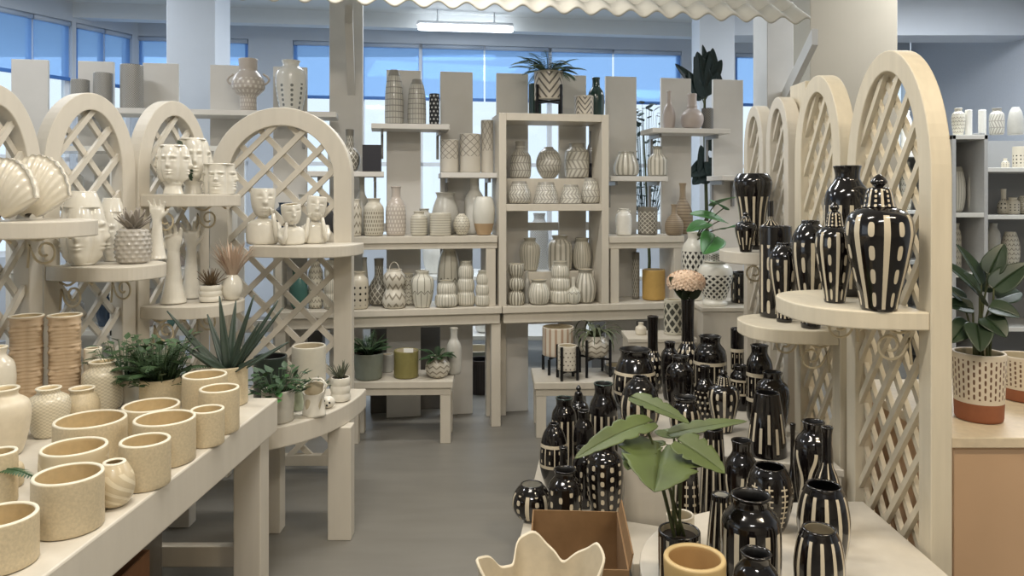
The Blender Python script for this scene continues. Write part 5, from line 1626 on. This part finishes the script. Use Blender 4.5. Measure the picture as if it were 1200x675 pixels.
# small leafy tree between boards
Y = 6.4; o = empty('potted_tree', (at(757, 0, Y).x, Y, 0)); tag(o, 'small leafy tree seen between the right boards', 'plant')
MB().lathe(S['pot'], .17, .34, 32, mi=1).build('pot', [GREYV, SOIL], o)
MB().tube([(0, 0, .1), (.03, 0, 1.0), (-.02, 0, 2.1)], [.018, .014, .006], 8).build('trunk', STEM, o)
leafy(o, 1.4, 150, .24, .075, mat('tree_leaf', (58, 76, 74), rough=.5, noise=.2), 33, rise=.95)

# ================================================================== BOXES, SHELL BOWL, STORAGE
def carton(x0, x1, y0, y1, z0, z1, label, flaps=(), rz=0.0, m=CARD, name='cardboard_box'):
    t = empty(name, ((x0 + x1) / 2, (y0 + y1) / 2, z0), rz); tag(t, label, 'box')
    w, d, h, k = (x1 - x0) / 2, (y1 - y0) / 2, z1 - z0, .005
    b = MB()
    b.box(-w, w, -d, d, 0, k)
    b.box(-w, w, -d, -d + k, k, h); b.box(-w, w, d - k, d, k, h); b.box(-w, -w + k, -d + k, d - k, k, h); b.box(w - k, w, -d + k, d - k, k, h)
    b.build('body', m, t)
    for side, ang, L in flaps:
        f = MB()
        if side in 'LR':
            f.box(0, L, -d + .01, d - .01, -k, 0)
            o = f.build('flap', m, t, loc=((-w if side == 'L' else w), 0, h))
            o.rotation_euler = (0, -radians(ang), pi if side == 'L' else 0)
        else:
            f.box(0, L, -w + .01, w - .01, -k, 0)
            o = f.build('flap', m, t, loc=(0, (-d if side == 'F' else d), h))
            o.rotation_euler = (0, -radians(ang), -pi / 2 if side == 'F' else pi / 2)
    return t
carton(.065, .385, 2.36, 2.80, .001, .365, 'open brown cardboard box on the floor behind the star bowl', (('R', 78, .05),), rz=-.06)
carton(-1.75, -1.22, 2.0, 2.5, .001, .36, 'brown cardboard box stored under the near table', (), m=mat('dark_card', (120, 82, 52), rough=.85, noise=.08))
carton(-1.14, -.86, 2.44, 2.60, .001, .20, 'small pale carton beside the near table leg', (), m=mat('pale_card', (186, 164, 126), rough=.8), rz=.2)
carton(-1.70, -1.32, 2.58, 2.80, .001, .55, 'clear wrapped grey parcel under the near table', (), m=mat('grey_wrap', (112, 106, 98), rough=.25, noise=.15, nscale=8), name='wrapped_parcel')
DG = mat('dark_grey_carton', (92, 88, 82), rough=.8, noise=.08)  # added cartons, their dark grey stands in for shade below the table
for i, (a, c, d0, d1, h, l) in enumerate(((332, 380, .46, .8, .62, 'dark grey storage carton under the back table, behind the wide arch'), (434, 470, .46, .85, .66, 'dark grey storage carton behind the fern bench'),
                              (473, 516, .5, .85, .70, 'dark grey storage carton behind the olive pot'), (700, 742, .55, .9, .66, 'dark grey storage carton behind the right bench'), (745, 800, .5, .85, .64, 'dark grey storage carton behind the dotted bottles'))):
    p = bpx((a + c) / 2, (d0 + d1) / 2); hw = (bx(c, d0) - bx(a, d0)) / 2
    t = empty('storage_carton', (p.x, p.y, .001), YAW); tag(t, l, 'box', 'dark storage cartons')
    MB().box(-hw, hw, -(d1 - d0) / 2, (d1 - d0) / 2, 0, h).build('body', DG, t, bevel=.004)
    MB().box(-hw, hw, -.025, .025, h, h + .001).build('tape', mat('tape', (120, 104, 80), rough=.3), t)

# star rimmed shell bowl on a low stool
st = empty('stool', (.075, 1.74, 0)); tag(st, 'low white stool carrying the wavy star bowl', 'stool')
MB().prism([(.13 * cos(k * pi / 16), .13 * sin(k * pi / 16)) for k in range(32)], .42, .45).build('seat', WOOD, st, bevel=.004)
for k in range(3):
    a = k * 2 * pi / 3 + .3
    MB().tube([(.09 * cos(a), .09 * sin(a), .42), (.11 * cos(a), .11 * sin(a), 0)], .016, 10).build('leg', WOOD, st)
Y = 1.70; b = MB(); nc = 120; n = 14
def starr(a):
    return 1 + .13 * cos(5 * (a - pi / 2) - .5) + .05 * sin(2 * a) + .025 * sin(11 * a)
def bowl_ring(q, ins):
    r = []
    for k in range(nc):
        a = 2 * pi * k / nc
        rad = (.05 + (.142 - .05) * q ** .6) * (1 + (starr(a) - 1) * q) - (.007 if ins else 0)
        zz = .215 * q ** 1.4 + (.026 * cos(5 * (a - pi / 2) - .5) * q * q) + .003 * sin(17 * a) * q
        r.append(Vector((rad * cos(a), rad * sin(a) , zz + (.008 if ins else 0) * (1 - q))))
    return r
out = [bowl_ring(i / n, False) for i in range(n + 1)]
inn = [bowl_ring(1 - i / n, True) for i in range(n + 1)]
b.ring_strip(out, 0, cap1=False); b.ring_strip([out[-1], [(p + inn[0][k]) / 2 + Vector((0, 0, .005)) for k, p in enumerate(out[-1])], inn[0]], 0, cap0=False, cap1=False); b.ring_strip(inn, 1, cap0=False)
o = b.build('star_bowl', [mat('cream_wavy', (216, 205, 182), rough=.5, noise=.08, nscale=30, bump=.15), mat('cream_wavy_inside', (196, 184, 160), rough=.6, noise=.1, nscale=30)], loc=(.075, 1.74, .4515))
o.rotation_euler = (0, 0, .1)
tag(o, 'large cream bowl with a wavy star shaped rim at the bottom edge', 'bowl')

# ================================================================== FAR SHOP FLOOR
t = empty('far_table', (-.3, 7.9, 0)); tag(t, 'white table with cups far behind the back display', 'table')
MB().box(-1.0, 2.6, -.4, .4, .70, .74).build('tabletop', WHITE, t, bevel=.004)
for lx, ly in ((-.95, -.35), (2.5, -.35), (-.95, .3), (2.5, .3)):
    MB().box(lx, lx + .06, ly, ly + .06, 0, .70).build('leg', WHITE, t)
GF = 'pieces on the far white table'
def fv(shape, px, w, top, Y, m, label, zs=.741, **k): return vase('ceramic_vase', shape, px, w, top, Y, zs, m, label, 'vase', GF, seg=24, **k)
t = empty('far_bench', (-.1, 7.0, 0)); tag(t, 'low white bench far behind, seen below the back table', 'bench')
MB().box(-1.2, 1.2, -.25, .45, .24, .28).build('seat', WHITE, t, bevel=.004)
for lx, ly in ((-1.15, -.2), (1.1, -.2), (-1.15, .35), (1.1, .35)):
    MB().box(lx, lx + .05, ly, ly + .05, 0, .24).build('leg', WHITE, t)
fv('bowl', 567, 20, 376, 6.95, WHITE, 'white bowl on the far low bench seen under the back table', zs=.281)
fv('jar', 546, 13, 372, 7.0, TERRA, 'reddish brown jar on the far low bench seen under the back table', zs=.281)
fv('shoulder', 527, 14, 372, 7.05, WHITE, 'white jar on the far low bench seen under the back table', zs=.281)
fv('shoulder', 508, 26, 280, 7.8, WHITE, 'white vase on the far table seen through the left bay')
fv('milk', 468, 20, 270, 7.9, W_GREYCARV, 'dark speckled vase on the far table seen through the left bay')
fv('jar', 632, 22, 250, 7.9, W_GREYCARV, 'grey mottled vase on the far table seen through the open frame')
fv('milk', 700, 20, 250, 7.9, W_GREYCARV, 'grey mottled bottle on the far table seen through the open frame')
# cabinet of dark stock behind the left screens, seen through the lattice
SX, SY_ = -2.38, 4.42
t = empty('stock_shelf', (SX, SY_, 0)); tag(t, 'white stock shelf seen through the left lattice arches', 'shelf')
for x in (-.62, .0, .62): MB().box(x - .015, x + .015, 0, .30, 0, 1.85).build('side_panel', WHITE, t)
for z in (.35, .75, 1.12, 1.5, 1.85): MB().box(-.605, .605, .0, .30, z - .03, z).build('shelf_board', WHITE, t)
rd = random.Random(3)
names = ['navy', 'white', 'grey', 'teal', 'speckled', 'pink', 'charcoal']
cm = [mat('navy_glaze', (44, 62, 84), rough=.2, coat=.4), WHITE, GREYV, mat('teal_glaze', (62, 104, 98), rough=.25, coat=.3), W_GREYCARV, PINK, mat('charcoal_glaze', (58, 58, 60), rough=.4)]
shp = ['jar', 'milk', 'globe', 'shoulder', 'cyl', 'squat']
sw_ = ['jar', 'bottle', 'round vase', 'shouldered vase', 'cylinder', 'squat vase']
rown = {.75: 'lower', 1.12: 'middle', 1.5: 'upper'}
for z in (.75, 1.12, 1.5):
    for k in range(6):
        x = -.50 + .185 * k + (.075 if k > 2 else 0)
        i, j = rd.randrange(7), rd.randrange(6)
        side = ('first', 'second', 'third', 'fourth', 'fifth', 'sixth')[k]
        vase('stock_vase', shp[j], 0, 2 * rd.uniform(.055, .075) * F / (SY_ + .15), 0, SY_ + .15, z + .0015, cm[i],
             '%s %s, %s from the left on the %s board of the stock shelf' % (names[i], sw_[j], side, rown[z]), 'vase', 'stock on the shelf behind the lattice', seg=24, h=rd.uniform(.17, .27), X0=SX + x)
GS = 'assorted stock behind the wide lattice arch'
for shp_, px, w, top, zs, d, c, l in (('jar', 334, 24, 238, 1.287, .12, cm[0], 'navy jar on the raised shelf behind the wide arch'), ('shoulder', 357, 26, 228, 1.287, .14, cm[2], 'grey shouldered vase on the raised shelf behind the wide arch'),
        ('milk', 381, 20, 232, 1.287, .12, cm[6], 'charcoal bottle on the raised shelf behind the wide arch'), ('globe', 398, 18, 246, 1.287, .12, cm[1], 'round white vase on the raised shelf behind the wide arch'),
        ('squat', 350, 22, 316, .812, .12, cm[3], 'teal squat pot on the table behind the wide arch'), ('jar', 370, 18, 306, .812, .14, W_SCA, 'scaled white jar on the table behind the wide arch'),
        ('stackthree', 387, 17, 305, .812, .1, W_RIB, 'stacked ribbed white vase on the table behind the wide arch'), ('milk', 402, 10, 300, .812, .1, cm[6], 'charcoal slim bottle on the table behind the wide arch')):
    bv(shp_, px, w, top, zs, d, c, l, GS)
